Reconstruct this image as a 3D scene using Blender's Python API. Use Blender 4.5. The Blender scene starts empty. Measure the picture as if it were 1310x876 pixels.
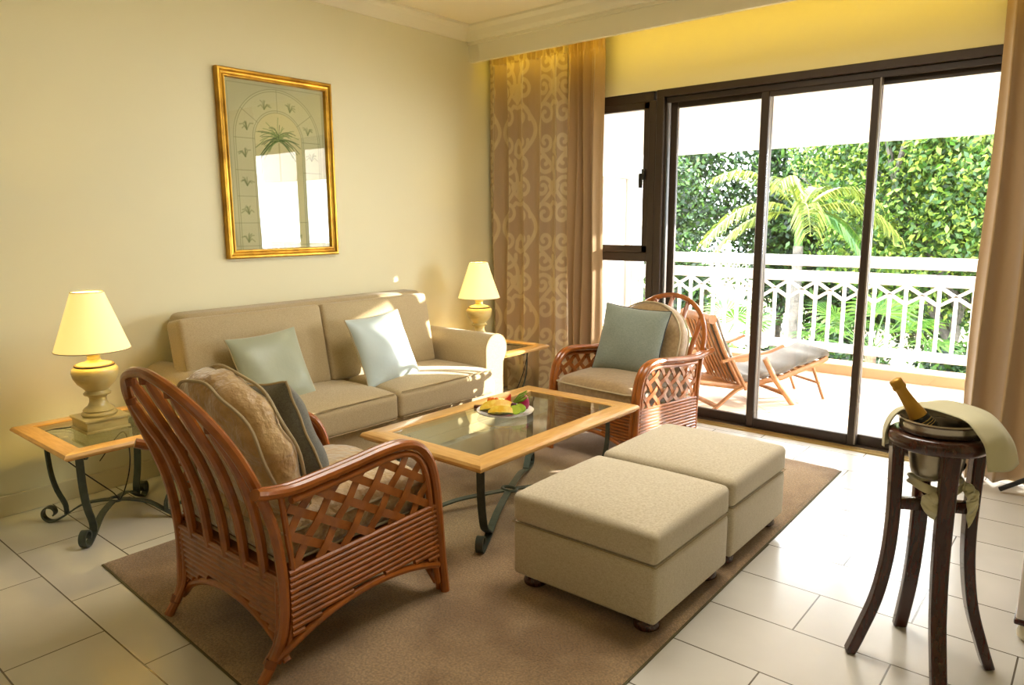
import bpy, bmesh, math, random
import numpy as np
from mathutils import Vector, Matrix, Euler
PI = math.pi
sin, cos = math.sin, math.cos
random.seed(7)
rng = np.random.default_rng(11)
SC = bpy.context.scene
COL = SC.collection

# ------------------------------------------------------------------ camera
def look(yaw, pit, rol):
    cy, sy, cp, sp, cr, sr = cos(yaw), sin(yaw), cos(pit), sin(pit), cos(rol), sin(rol)
    fwd = Vector((sy*cp, cy*cp, -sp)); right = Vector((cy, -sy, 0)); down = fwd.cross(right)
    r2 = cr*right + sr*down; d2 = -sr*right + cr*down
    return r2, -d2, -fwd
cam = bpy.data.cameras.new('camera'); co = bpy.data.objects.new('camera', cam); COL.objects.link(co)
r_, u_, b_ = look(-0.695953, 0.16784958, 0.00650236)
M = Matrix((r_, u_, b_)).transposed().to_4x4(); M.translation = Vector((0, 0, 1.38)); co.matrix_world = M
cam.sensor_width = 36; cam.lens = 919.99/1310*36; cam.clip_start = .05; cam.clip_end = 500
SC.camera = co
# ------------------------------------------------------------------ light
SC.view_settings.view_transform = 'Standard'; SC.view_settings.look = 'None'
SC.view_settings.gamma = 1; SC.view_settings.use_curve_mapping = False
SC.view_settings.exposure = 0.52
W = bpy.data.worlds.new('world'); SC.world = W; W.use_nodes = True
bg = W.node_tree.nodes['Background']; bg.inputs[0].default_value = (.84, .93, 1, 1); bg.inputs[1].default_value = 16.0
def lamp(name, typ, loc, energy, color, rot=(0, 0, 0), **k):
    l = bpy.data.lights.new(name, typ); l.energy = energy; l.color = color
    for a, v in k.items(): setattr(l, a, v)
    o = bpy.data.objects.new(name, l); COL.objects.link(o); o.location = loc; o.rotation_euler = rot; return o
SUN = Vector((.61, .79, .235)).normalized()
s = lamp('sun', 'SUN', (3, 8, 6), 15.0, (1, .93, .82)); s.rotation_euler = SUN.to_track_quat('Z', 'Y').to_euler(); s.data.angle = .012
# added fill lights without fixtures, overhead and behind the camera, cove tube light above the window
lamp('overhead_fill', 'AREA', (-1.35, 2.62, 2.76), 54, (1, .95, .86), rot=(math.radians(-12), 0, 0), size=1.6, shape='RECTANGLE', size_y=1.4)
lamp('back_fill', 'AREA', (-.2, -1.6, 2.6), 5, (1, .84, .60), rot=(math.radians(38), 0, 0), size=2.4, shape='RECTANGLE', size_y=1.2)
lamp('cove_tube_light', 'AREA', (-1.9, 4.29, 2.60), 4.2, (1, .66, .03), rot=(math.radians(62), 0, 0), size=3.9, shape='RECTANGLE', size_y=.05)
po = lamp('window_daylight', 'AREA', (-1.5, 4.70, 1.2), 1, (1, 1, 1), rot=(math.radians(-90), 0, 0), size=3.0, shape='RECTANGLE', size_y=2.2)
po.data.cycles.is_portal = True

# ------------------------------------------------------------------ materials
def lin(c):
    c = c.lstrip('#'); v = [int(c[i:i+2], 16)/255 for i in (0, 2, 4)]
    return tuple((x/12.92 if x <= .04045 else ((x+.055)/1.055)**2.4) for x in v)+(1,)
MATS = {}
def mat(name, col, rough=.6, metal=0, spec=.5, bump=None, noise=None, trans=0, emit=None, sheen=0, coat=0, stretch=None, sss=0):
    m = bpy.data.materials.new(name); m.use_nodes = True; nt = m.node_tree; p = nt.nodes['Principled BSDF']
    p.inputs['Base Color'].default_value = lin(col) if isinstance(col, str) else col
    p.inputs['Roughness'].default_value = rough; p.inputs['Metallic'].default_value = metal
    p.inputs['Specular IOR Level'].default_value = spec
    p.inputs['Sheen Weight'].default_value = sheen; p.inputs['Coat Weight'].default_value = coat
    if trans: p.inputs['Transmission Weight'].default_value = trans
    if sss: p.inputs['Subsurface Weight'].default_value = sss; p.inputs['Subsurface Scale'].default_value = .01
    if emit: p.inputs['Emission Color'].default_value = lin(emit[0]); p.inputs['Emission Strength'].default_value = emit[1]
    L = nt.links.new; tc = nt.nodes.new('ShaderNodeTexCoord'); mp = nt.nodes.new('ShaderNodeMapping'); L(tc.outputs['Object'], mp.inputs[0])
    if stretch: mp.inputs['Scale'].default_value = stretch
    if noise:                                    # (second colour, scale, low, high)
        n = nt.nodes.new('ShaderNodeTexNoise'); n.inputs['Scale'].default_value = noise[1]; n.inputs['Detail'].default_value = 5
        L(mp.outputs[0], n.inputs['Vector'])
        r = nt.nodes.new('ShaderNodeMapRange'); r.inputs[1].default_value = noise[2]; r.inputs[2].default_value = noise[3]; L(n.outputs[0], r.inputs[0])
        mx = nt.nodes.new('ShaderNodeMix'); mx.data_type = 'RGBA'; mx.inputs[6].default_value = p.inputs['Base Color'].default_value[:]
        mx.inputs[7].default_value = lin(noise[0]); L(r.outputs[0], mx.inputs[0]); L(mx.outputs[2], p.inputs['Base Color'])
    if bump:                                     # (scale, strength, distance)
        n = nt.nodes.new('ShaderNodeTexNoise'); n.inputs['Scale'].default_value = bump[0]; n.inputs['Detail'].default_value = 3
        L(mp.outputs[0], n.inputs['Vector'])
        b = nt.nodes.new('ShaderNodeBump'); b.inputs['Strength'].default_value = bump[1]; b.inputs['Distance'].default_value = bump[2]
        L(n.outputs[0], b.inputs['Height']); L(b.outputs[0], p.inputs['Normal'])
    MATS[name] = m; return m
def weave(name, c1, c2, sc=600, rough=.85, sheen=.3, axes=(1, 1, 1)):
    m = mat(name, c1, rough, sheen=sheen, spec=.25); sc = sc*2.4; nt = m.node_tree; L = nt.links.new; p = nt.nodes['Principled BSDF']
    tc = nt.nodes.new('ShaderNodeTexCoord'); mx = nt.nodes.new('ShaderNodeMix'); mx.data_type = 'RGBA'
    mx.inputs[6].default_value = lin(c1); mx.inputs[7].default_value = lin(c2)
    ns = []
    for s_ in ((1, 1, .12), (.12, .12, 1)):
        mp = nt.nodes.new('ShaderNodeMapping'); mp.inputs['Scale'].default_value = s_; L(tc.outputs['Object'], mp.inputs[0])
        n = nt.nodes.new('ShaderNodeTexNoise'); n.inputs['Scale'].default_value = sc; n.inputs['Detail'].default_value = 1; L(mp.outputs[0], n.inputs['Vector']); ns.append(n)
    a = nt.nodes.new('ShaderNodeMath'); a.operation = 'ADD'; L(ns[0].outputs[0], a.inputs[0]); L(ns[1].outputs[0], a.inputs[1])
    r = nt.nodes.new('ShaderNodeMapRange'); r.inputs[1].default_value = .8; r.inputs[2].default_value = 1.25; L(a.outputs[0], r.inputs[0])
    L(r.outputs[0], mx.inputs[0]); L(mx.outputs[2], p.inputs['Base Color'])
    b = nt.nodes.new('ShaderNodeBump'); b.inputs['Strength'].default_value = .25; b.inputs['Distance'].default_value = .001; L(a.outputs[0], b.inputs['Height']); L(b.outputs[0], p.inputs['Normal'])
    return m
def paneglass(name, tint=(1, 1, 1, 1), refl=1.0, rough=0.0):
    m = bpy.data.materials.new(name); m.use_nodes = True; nt = m.node_tree; nt.nodes.clear(); L = nt.links.new
    o = nt.nodes.new('ShaderNodeOutputMaterial'); t = nt.nodes.new('ShaderNodeBsdfTransparent'); g = nt.nodes.new('ShaderNodeBsdfGlossy')
    t.inputs[0].default_value = tint; g.inputs['Roughness'].default_value = rough
    f = nt.nodes.new('ShaderNodeLayerWeight'); f.inputs[0].default_value = .5          # Schlick reflectance, the same from both sides
    pw = nt.nodes.new('ShaderNodeMath'); pw.operation = 'POWER'; pw.inputs[1].default_value = 5; L(f.outputs['Facing'], pw.inputs[0])
    mm = nt.nodes.new('ShaderNodeMath'); mm.operation = 'MULTIPLY_ADD'; mm.inputs[1].default_value = min(.96, .7*refl); mm.inputs[2].default_value = .04*refl; L(pw.outputs[0], mm.inputs[0])
    x = nt.nodes.new('ShaderNodeMixShader'); L(mm.outputs[0], x.inputs[0]); L(t.outputs[0], x.inputs[1]); L(g.outputs[0], x.inputs[2]); L(x.outputs[0], o.inputs[0])
    return m
def leafmat(name, c1, c2, tl=.5, c3=None):
    m = bpy.data.materials.new(name); m.use_nodes = True; nt = m.node_tree; nt.nodes.clear(); L = nt.links.new
    o = nt.nodes.new('ShaderNodeOutputMaterial'); d = nt.nodes.new('ShaderNodeBsdfPrincipled'); d.inputs['Roughness'].default_value = .5
    t = nt.nodes.new('ShaderNodeBsdfTranslucent'); x = nt.nodes.new('ShaderNodeMixShader'); x.inputs[0].default_value = tl
    g = nt.nodes.new('ShaderNodeNewGeometry'); r = nt.nodes.new('ShaderNodeValToRGB')
    r.color_ramp.elements[0].color = lin(c1); r.color_ramp.elements[1].color = lin(c2)
    if c3: e = r.color_ramp.elements.new(.5); e.color = lin(c3)
    L(g.outputs['Random Per Island'], r.inputs[0]); L(r.outputs[0], d.inputs['Base Color']); L(r.outputs[0], t.inputs[0])
    L(d.outputs[0], x.inputs[1]); L(t.outputs[0], x.inputs[2]); L(x.outputs[0], o.inputs[0]); return m
def attrmat(name, attr='col', rough=.8, sheen=0, metal=0, bump=None):
    m = mat(name, '#ffffff', rough, sheen=sheen, bump=bump); nt = m.node_tree
    a = nt.nodes.new('ShaderNodeVertexColor'); a.layer_name = attr; nt.links.new(a.outputs[0], nt.nodes['Principled BSDF'].inputs['Base Color']); return m

WALL = mat('wall paint', '#efe9c6', .85, spec=.2, bump=(90, .08, .004))
WHITE = mat('white plaster trim', '#f4eed4', .6, spec=.3)
CEIL = mat('ceiling plaster', '#f6ebcc', .9, spec=.1, bump=(120, .3, .003))
BASEB = mat('baseboard tile', '#e6dcba', .5)
FRAME = mat('dark bronze aluminium', '#3d3127', .42, metal=.25, spec=.5)
FRAMEL = mat('polished aluminium edge', '#8d8478', .3, metal=.8)
BRASSTR = mat('threshold brass strip', '#b59a5c', .4, metal=.6)
GOLD = mat('gilded frame', '#c99a35', .32, metal=.75, noise=('#8a5f17', 9, .45, .75), bump=(60, .3, .002))
OAK = mat('honey oak', '#e0b068', .3, coat=.3, noise=('#cd9850', 9, .35, .7), stretch=(9, 1.2, 9))
OAKX = mat('honey oak cross grain', '#e0b068', .3, coat=.3, noise=('#cd9850', 9, .35, .7), stretch=(1.2, 9, 9))
IRON = mat('grey green wrought iron', '#4a514a', .5, metal=.5, bump=(120, .4, .002), noise=('#555c52', 30, .4, .7))
RATTAN = mat('lacquered rattan', '#a35a1c', .28, coat=.3, noise=('#7d4412', 16, .45, .8), bump=(30, .25, .003))
STRAP = mat('lacquered rattan peel', '#a66026', .3, coat=.3, noise=('#854a18', 22, .4, .75))
BIND = mat('rattan binding', '#834618', .45, bump=(160, .5, .002))
SOFA = weave('sofa linen', '#c3b08a', '#a8956e', 420)
SOFAP = mat('sofa piping', '#a08c66', .8)
OTTO = weave('ottoman linen', '#d3c8b0', '#b8a98a', 380)
VELV = mat('champagne velvet', '#bc965c', .45, sheen=1, noise=('#cba86e', 34, .42, .62), bump=(24, .7, .02))
VELV2 = mat('tan velvet', '#94764a', .55, sheen=.8, noise=('#a98b5c', 60, .4, .7), bump=(25, .25, .01))
CORD = mat('cream piping cord', '#b8a682', .7)
TEAL = weave('grey blue chenille', '#8d9486', '#767e72', 300)
TEAL2 = weave('dark slate chenille', '#77776f', '#5f5f59', 300)
SILKG = mat('sage silk', '#a2a88e', .38, sheen=.5, spec=.5, bump=(40, .15, .006))
SILK = mat('pale aqua silk', '#bccac6', .38, sheen=.6, spec=.5, bump=(40, .15, .006))
RUGM = mat('taupe carpet', '#b8986f', .95, sheen=.4, spec=.1, noise=('#92714a', 3.0, .42, .62), bump=(420, .9, .006))
def speckle(m, sc, lo):                           # pile: light and dark tufts
    nt = m.node_tree; L = nt.links.new; p = nt.nodes['Principled BSDF']; src = p.inputs['Base Color'].links[0].from_socket
    tc = nt.nodes.new('ShaderNodeTexCoord'); n = nt.nodes.new('ShaderNodeTexNoise'); n.inputs['Scale'].default_value = sc; n.inputs['Detail'].default_value = 2; L(tc.outputs['Object'], n.inputs['Vector'])
    r = nt.nodes.new('ShaderNodeMapRange'); r.inputs[1].default_value = .35; r.inputs[2].default_value = .65; r.inputs[3].default_value = lo; r.inputs[4].default_value = 1.12; L(n.outputs[0], r.inputs[0])
    x = nt.nodes.new('ShaderNodeMix'); x.data_type = 'RGBA'; x.blend_type = 'MULTIPLY'; x.inputs[0].default_value = 1; L(src, x.inputs[6]); L(r.outputs[0], x.inputs[7]); L(x.outputs[2], p.inputs['Base Color'])
speckle(RUGM, 130, .62)
RUGE = mat('olive rug binding', '#5b5230', .8)
GLASS = paneglass('window glass', (1, 1, 1, 1), 1.0)
TGLASS = paneglass('table glass', (.90, .95, .90, 1), 2.6)
PGLASS = paneglass('picture glass', (1, 1, 1, 1), 1.3)
MAHOG = mat('dark mahogany', '#431a0e', .25, coat=.4, noise=('#32110a', 14, .4, .7), stretch=(6, 6, 1))
SILVER = mat('antique silver', '#a39a86', .28, metal=.95, bump=(26, .5, .004))
STEELI = mat('bucket rim steel', '#b5ada0', .2, metal=.95)
NAPK = mat('cream linen napkin', '#cfc8a4', .85, sheen=.2, bump=(200, .2, .002))
BOTG = mat('dark bottle glass', '#0d120b', .12, coat=.5)
FOIL = mat('gold foil', '#b98c35', .4, metal=.55, bump=(45, .6, .004))
BLKL = mat('black bottle label', '#101010', .5)
GOLDL = mat('gold label stripe', '#c9a95a', .4, metal=.5)
PORC = mat('white porcelain', '#f1efe8', .12, coat=.5)
LAMPC = mat('antiqued cream ceramic', '#cfbd7c', .28, coat=.4, noise=('#8c7433', 6, .5, .78), stretch=(1, 1, 3.5))
LAMPD = mat('lamp dark line', '#4b3510', .5)
BRASS = mat('lamp brass', '#c9a02e', .3, metal=.7)
BLACK = mat('black flex', '#15130f', .6)
SHADE = mat('cream lampshade', '#fff3cc', .9, emit=('#ffd877', .62), spec=.1)
BULB = mat('lit bulb', '#fff2c0', .5, emit=('#ffdc90', 12))
CURT = mat('taupe curtain cotton', '#b4966e', .75, sheen=.4, spec=.25, bump=(12, .15, .01))
TEAK = mat('teak', '#a8703c', .5, noise=('#8c5829', 12, .4, .7))
LCUSH = weave('lounger canvas', '#6d665b', '#5d564c', 300)
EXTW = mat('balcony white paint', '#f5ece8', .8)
EXTB = mat('balcony beige plaster', '#e6dccb', .8)  # beige plaster of the balcony door surround
CURB = mat('balcony tile curb', '#b38d68', .6)
BARK = mat('grey bark', '#3f3a33', .9, noise=('#5b5348', 8, .4, .65), bump=(12, .8, .05))
BARKB = mat('brown bark', '#6d5238', .9, noise=('#433020', 8, .4, .65), bump=(12, .8, .05))
SOIL = mat('garden soil', '#6b5a3f', .95, noise=('#3f5a22', 1.2, .45, .6))
LEAF_D = leafmat('deep green leaves', '#091806', '#4e6c26', .28, '#16350d')
LEAF_B = leafmat('bright green leaves', '#142e0a', '#8c9c38', .34, '#365a15')
LEAF_Y = leafmat('yellow palm leaflets', '#4c5a18', '#8c923c', .34, '#69732a')
LEAF_F = leafmat('fan palm green', '#244a12', '#557526', .34)
PLAST = mat('ivory plastic', '#e9e0c6', .4)

# floor tiles
def tiles(name, c1, c2, grout, bw, rh, x0, y0, rot=0, offset=.5, rough=.3, ms=.0022):
    m = mat(name, c1, rough, spec=.5); nt = m.node_tree; L = nt.links.new; p = nt.nodes['Principled BSDF']
    tc = nt.nodes.new('ShaderNodeTexCoord'); mp = nt.nodes.new('ShaderNodeMapping'); mp.inputs['Location'].default_value = (-x0, -y0, 0); mp.inputs['Rotation'].default_value = (0, 0, rot)
    L(tc.outputs['Object'], mp.inputs[0])
    b = nt.nodes.new('ShaderNodeTexBrick'); L(mp.outputs[0], b.inputs['Vector']); b.offset = offset
    b.inputs['Color1'].default_value = lin(c1); b.inputs['Color2'].default_value = lin(c2); b.inputs['Mortar'].default_value = lin(grout)
    b.inputs['Scale'].default_value = 1; b.inputs['Mortar Size'].default_value = ms; b.inputs['Mortar Smooth'].default_value = .1
    b.inputs['Brick Width'].default_value = bw; b.inputs['Row Height'].default_value = rh; b.inputs['Bias'].default_value = 0
    n = nt.nodes.new('ShaderNodeTexNoise'); n.inputs['Scale'].default_value = 3; n.inputs['Detail'].default_value = 4; L(tc.outputs['Object'], n.inputs['Vector'])
    mx = nt.nodes.new('ShaderNodeMix'); mx.data_type = 'RGBA'; mx.blend_type = 'MULTIPLY'; mx.inputs[0].default_value = .25
    L(b.outputs[0], mx.inputs[6]); L(n.outputs[0], mx.inputs[7]); L(mx.outputs[2], p.inputs['Base Color'])
    bp = nt.nodes.new('ShaderNodeBump'); bp.inputs['Strength'].default_value = .4; bp.inputs['Distance'].default_value = .002; bp.invert = True
    L(b.outputs['Fac'], bp.inputs['Height']); L(bp.outputs[0], p.inputs['Normal']); return m
TILE = tiles('cream floor tile', '#e3dfd6', '#dad5ca', '#6a6152', .607, .2985, -2.5355, .843, rough=.22, ms=.0028)
BTILE = tiles('balcony floor tile', '#ecdcc6', '#e2d0b8', '#b59a80', .33, .33, 0, 0, rot=math.radians(45), offset=0, rough=.6, ms=.004)

# ------------------------------------------------------------------ mesh builder
class B:
    def __init__(s): s.v = []; s.f = []
    def add(s, vs, fs, xf=None):
        n = len(s.v)
        if xf is not None: vs = [xf @ Vector(v) for v in vs]
        s.v += [tuple(v) for v in vs]; s.f += [tuple(i+n for i in f) for f in fs]; return s
    def box(s, a, b, xf=None):
        (x0, y0, z0), (x1, y1, z1) = a, b
        vs = [(x, y, z) for z in (z0, z1) for y in (y0, y1) for x in (x0, x1)]
        return s.add(vs, [(0, 2, 3, 1), (4, 5, 7, 6), (0, 1, 5, 4), (2, 6, 7, 3), (0, 4, 6, 2), (1, 3, 7, 5)], xf)
    def bbox(s, a, b, bev=.005, xf=None, seg=2):           # bevelled box
        bm = bmesh.new(); bmesh.ops.create_cube(bm, size=1)
        for v in bm.verts: v.co = Vector([(a[i]+b[i])/2 + v.co[i]*(b[i]-a[i]) for i in range(3)])
        bmesh.ops.bevel(bm, geom=bm.edges[:], offset=bev, segments=seg, affect='EDGES', profile=.5)
        bm.verts.index_update()
        s.add([v.co[:] for v in bm.verts], [[v.index for v in f.verts] for f in bm.faces], xf); bm.free(); return s
    def prism(s, poly, z0, z1, xf=None):                    # poly in xy
        n = len(poly); vs = [(x, y, z0) for x, y in poly]+[(x, y, z1) for x, y in poly]
        return s.add(vs, [tuple(range(n))[::-1], tuple(range(n, 2*n))]+[(i, (i+1) % n, n+(i+1) % n, n+i) for i in range(n)], xf)
    def tube(s, pts, r, n=8, closed=False, cap=True, flat=None, up=None, xf=None):
        pts = [Vector(p) for p in pts]; m = len(pts); rs = r if hasattr(r, '__len__') else [r]*m
        T = []
        for i in range(m):
            a = pts[(i-1) % m] if (closed or i > 0) else pts[i]; b = pts[(i+1) % m] if (closed or i < m-1) else pts[i]
            t = b-a; T.append(t.normalized() if t.length > 1e-9 else Vector((0, 0, 1)))
        u = Vector(up) if up else (Vector((0, 0, 1)) if abs(T[0].z) < .9 else Vector((1, 0, 0)))
        vs = []; fs = []
        for i in range(m):
            if up: u = Vector(up)
            u = (u - T[i]*u.dot(T[i]))
            u = u.normalized() if u.length > 1e-6 else T[i].orthogonal().normalized()
            w = T[i].cross(u)
            for k in range(n):
                a = 2*PI*(k+.5)/n
                ru, rw = (rs[i], rs[i]) if flat is None else (rs[i]*flat[0], rs[i]*flat[1])
                vs.append(pts[i]+u*cos(a)*ru+w*sin(a)*rw)
        for i in range(m if closed else m-1):
            j = (i+1) % m
            for k in range(n): fs.append((i*n+k, i*n+(k+1) % n, j*n+(k+1) % n, j*n+k))
        if cap and not closed: fs += [tuple(range(n))[::-1], tuple(range((m-1)*n, m*n))]
        return s.add(vs, fs, xf)
    def lathe(s, prof, c=(0, 0, 0), n=32, xf=None, caps=True):
        vs = []; fs = []
        for r, z in prof:
            for k in range(n): a = 2*PI*k/n; vs.append((c[0]+r*cos(a), c[1]+r*sin(a), c[2]+z))
        for i in range(len(prof)-1):
            for k in range(n): fs.append((i*n+k, i*n+(k+1) % n, (i+1)*n+(k+1) % n, (i+1)*n+k))
        if caps: fs += [tuple(range(n))[::-1], tuple(range((len(prof)-1)*n, len(prof)*n))]
        return s.add(vs, fs, xf)
    def grid(s, nu, nv, fn, xf=None, wrapu=False):
        vs = [fn(i/(nu if wrapu else nu-1), j/(nv-1)) for j in range(nv) for i in range(nu)]
        fs = [(j*nu+i, j*nu+(i+1) % nu, (j+1)*nu+(i+1) % nu, (j+1)*nu+i) for j in range(nv-1) for i in range(nu if wrapu else nu-1)]
        return s.add(vs, fs, xf)
    def rbox(s, c, d, r, fn=None, xf=None, k=4, n=7):        # soft rounded box with dense faces
        ts = []
        for ax in range(3):
            h = d[ax]/2; e = [h-r+r*sin(PI/2*i/k) for i in range(k+1)]
            mid = [(-1+2*i/n)*(h-r) for i in range(1, n)]
            ts.append([-x for x in e[::-1]]+mid+e)
        idx = {}; vs = []; fs = []
        def V(p):
            key = tuple(round(q, 5) for q in p)
            if key in idx: return idx[key]
            q = list(p)
            inner = [max(-(d[a]/2-r), min(d[a]/2-r, q[a])) for a in range(3)]
            # angle mapping
            o = Vector([q[a]-inner[a] for a in range(3)])
            if o.length > 1e-9:
                # cube-to-sphere
                m_ = max(abs(o.x), abs(o.y), abs(o.z)); o = o.normalized()*r if m_ > 1e-9 else o
            pt = Vector(inner)+o
            pt = Vector(fn(pt.x, pt.y, pt.z)) if fn else pt
            idx[key] = len(vs); vs.append((pt.x+c[0], pt.y+c[1], pt.z+c[2])); return idx[key]
        for ax in range(3):
            a1, a2 = (ax+1) % 3, (ax+2) % 3
            for sg in (-1, 1):
                for i in range(len(ts[a1])-1):
                    for j in range(len(ts[a2])-1):
                        q = []
                        for ii, jj in ((i, j), (i+1, j), (i+1, j+1), (i, j+1)):
                            p = [0, 0, 0]; p[ax] = sg*d[ax]/2; p[a1] = ts[a1][ii]; p[a2] = ts[a2][jj]; q.append(V(p))
                        fs.append(tuple(q) if sg > 0 else tuple(q[::-1]))
        return s.add(vs, fs, xf)
    def strip(s, A, Bp, w, t, nrm, off0=0, xf=None, wave=None):   # flat strap from A to B of width w
        A, Bp, nrm = Vector(A), Vector(Bp), Vector(nrm).normalized(); d = Bp-A; L_ = d.length; d.normalize(); sd = d.cross(nrm)
        m = max(2, int(L_/.009)); vs = []; fs = []
        for i in range(m+1):
            x = L_*i/m; o = off0 if wave is None else wave(x)
            c = A+d*x+nrm*o
            vs += [c-sd*w/2-nrm*t/2, c+sd*w/2-nrm*t/2, c+sd*w/2+nrm*t/2, c-sd*w/2+nrm*t/2]
        for i in range(m):
            for k in range(4): fs.append((i*4+k, i*4+(k+1) % 4, i*4+4+(k+1) % 4, i*4+4+k))
        fs += [(3, 2, 1, 0), (m*4, m*4+1, m*4+2, m*4+3)]
        return s.add(vs, fs, xf)
    def build(s, name, m, parent=None, smooth=True, angle=35, loc=None):
        me = bpy.data.meshes.new(name); me.from_pydata(s.v, [], s.f); me.update()
        bm = bmesh.new(); bm.from_mesh(me); bmesh.ops.recalc_face_normals(bm, faces=bm.faces[:]); bm.to_mesh(me); bm.free()
        me.materials.append(m)
        if smooth:
            me.polygons.foreach_set('use_smooth', [True]*len(me.polygons))
            try: me.set_sharp_from_angle(angle=math.radians(angle))
            except Exception: pass
        o = bpy.data.objects.new(name, me); COL.objects.link(o)
        if parent: o.parent = parent
        if loc: o.location = loc
        return o
def tag(o, label=None, cat=None, group=None, kind=None):
    if label: o['label'] = label
    if cat: o['category'] = cat
    if group: o['group'] = group
    if kind: o['kind'] = kind
    return o
def empty(name, loc, rz=0, label=None, cat=None, group=None, kind=None):
    o = bpy.data.objects.new(name, None); COL.objects.link(o); o.location = loc; o.rotation_euler = (0, 0, rz); o.empty_display_size = .1
    return tag(o, label, cat, group, kind)
def copy_tree(o, parent=None):
    c = o.copy(); COL.objects.link(c)
    if parent: c.parent = parent
    for ch in list(o.children): copy_tree(ch, c)
    return c
def struct(name, b, m, parent=None, smooth=False):
    o = b.build(name, m, parent, smooth)
    if not parent: o['kind'] = 'structure'
    return o
def smoothpath(pts, n=6, closed=False):                      # Catmull-Rom
    P = [Vector(p) for p in pts]; out = []; m = len(P)
    for i in range(m if closed else m-1):
        p0 = P[(i-1) % m] if (closed or i > 0) else P[i]*2-P[i+1]; p1 = P[i]; p2 = P[(i+1) % m]
        p3 = P[(i+2) % m] if (closed or i < m-2) else P[i+1]*2-P[i]
        for k in range(n):
            t = k/n; out.append(.5*((2*p1)+(p2-p0)*t+(2*p0-5*p1+4*p2-p3)*t*t+(3*p1-p0-3*p2+p3)*t**3))
    if not closed: out.append(P[-1])
    return out
def npmesh(name, v, f, m, parent=None, smooth=False):
    me = bpy.data.meshes.new(name); v = np.asarray(v, np.float32); f = np.asarray(f, np.int32); k = f.shape[1]
    me.vertices.add(len(v)); me.vertices.foreach_set('co', v.ravel()); me.loops.add(f.size); me.loops.foreach_set('vertex_index', f.ravel())
    me.polygons.add(len(f)); me.polygons.foreach_set('loop_start', np.arange(0, f.size, k)); me.polygons.foreach_set('loop_total', np.full(len(f), k))
    if smooth: me.polygons.foreach_set('use_smooth', np.ones(len(f), bool))
    me.update(calc_edges=True); me.validate(); me.materials.append(m)
    o = bpy.data.objects.new(name, me); COL.objects.link(o)
    if parent: o.parent = parent
    return o
def setcol(o, cols, name='col'):
    a = o.data.color_attributes.new(name, 'FLOAT_COLOR', 'POINT'); c = np.ones((len(cols), 4), np.float32); c[:, :3] = cols; a.data.foreach_set('color', c.ravel())

# ------------------------------------------------------------------ the room
XL, YW, ZC, XR, YB = -3.96, 4.55, 2.82, 2.2, -2.6
struct('floor', B().box((XL-.1, YB-.1, -.15), (XR+.1, YW+.02, 0)), TILE)
struct('ceiling', B().box((XL-.1, YB-.1, ZC), (XR+.1, YW+.25, ZC+.12)), CEIL)
struct('wall_left', B().box((XL-.15, YB-.1, 0), (XL, YW+.1, ZC)), WALL)
struct('wall_right', B().box((XR, YB-.1, 0), (XR+.15, YW+.1, ZC)), WALL)
struct('wall_back', B().box((XL, YB-.15, 0), (XR, YB, ZC)), WALL)
DX0, DX1, DZ = -3.35, .25, 2.245                             # opening in the window wall
w = B().box((XL, YW, 0), (DX0, YW+.2, ZC)).box((DX1, YW, 0), (XR, YW+.2, ZC)).box((DX0, YW, DZ), (DX1, YW+.2, ZC))
struct('wall_window', w, WALL)
# bulkhead that hides the curtain track
struct('wall_bulkhead', B().box((XL, 4.25, 2.575), (XR, 4.285, ZC)), WHITE)
t = B().box((XL, 4.235, 2.70), (XR, 4.25, ZC)).prism([(0, 0), (.03, 0), (.045, .02), (.06, .06), (.085, .085), (.085, .10), (0, .10)], 0, 1,
    Matrix(((0, 0, XR-XL, XL), (-1, 0, 0, 4.235), (0, 1, 0, ZC-.10), (0, 0, 0, 1))))
struct('trim_1', t, WHITE, smooth=False)
# crown moulding on the left wall
prof = [(0, 0), (.014, 0), (.02, .012), (.035, .03), (.06, .062), (.08, .075), (.10, .082), (.10, .1), (0, .1)]
t = B().prism(prof, 0, 1, Matrix(((1, 0, 0, XL), (0, 0, 4.25-YB, YB), (0, 1, 0, ZC-.1), (0, 0, 0, 1))))
struct('trim_2', t, WHITE)
struct('baseboard_left', B().bbox((XL, YB, 0), (XL+.014, YW, .10), .003), BASEB)
struct('baseboard_window', B().bbox((XL, YW-.014, 0), (DX0, YW, .10), .003), BASEB)

# window frames: fixed side window (two lights) then three sliding panels
fy0, fy1 = 4.56, 4.64
def fr(b, x0, x1, z0, z1, y0=fy0, y1=fy1, bev=.004): b.bbox((x0, y0, z0), (x1, y1, z1), bev, seg=1)
w1 = empty('window_1', (-2.95, 4.6, 0)); w1['kind'] = 'structure'
def off(b, o): b.v = [(v[0]-o[0], v[1]-o[1], v[2]-o[2]) for v in b.v]; return b
o1 = (-2.95, 4.6, 0)
b = B(); fr(b, -3.34, -2.53, 2.175, 2.245); fr(b, -3.34, -3.27, 0, 2.18); fr(b, -2.555, -2.50, 0, 2.18, 4.54, 4.65); fr(b, -3.27, -2.555, 0, .10); fr(b, -3.27, -2.555, 1.085, 1.15)
off(b, o1).build('window_frame', FRAME, w1, False)
b = B(); fr(b, -3.27, -2.555, 2.13, 2.18, 4.55, 4.60); fr(b, -3.27, -2.555, 1.15, 1.20, 4.55, 4.60); fr(b, -3.27, -3.22, 1.15, 2.18, 4.55, 4.60); fr(b, -2.60, -2.555, 1.15, 2.18, 4.55, 4.60)
sash = off(b, o1).build('sash', FRAME, w1, False)
b = B(); b.bbox((-2.625, 4.535, 1.60), (-2.60, 4.555, 1.70), .004).bbox((-2.60, 4.53, 1.655), (-2.575, 4.555, 1.73), .004); off(b, o1).build('window_latch', BLACK, sash)
off(B().box((-3.22, 4.585, 1.20), (-2.60, 4.589, 2.13)), o1).build('pane', GLASS, w1, False)
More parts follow.
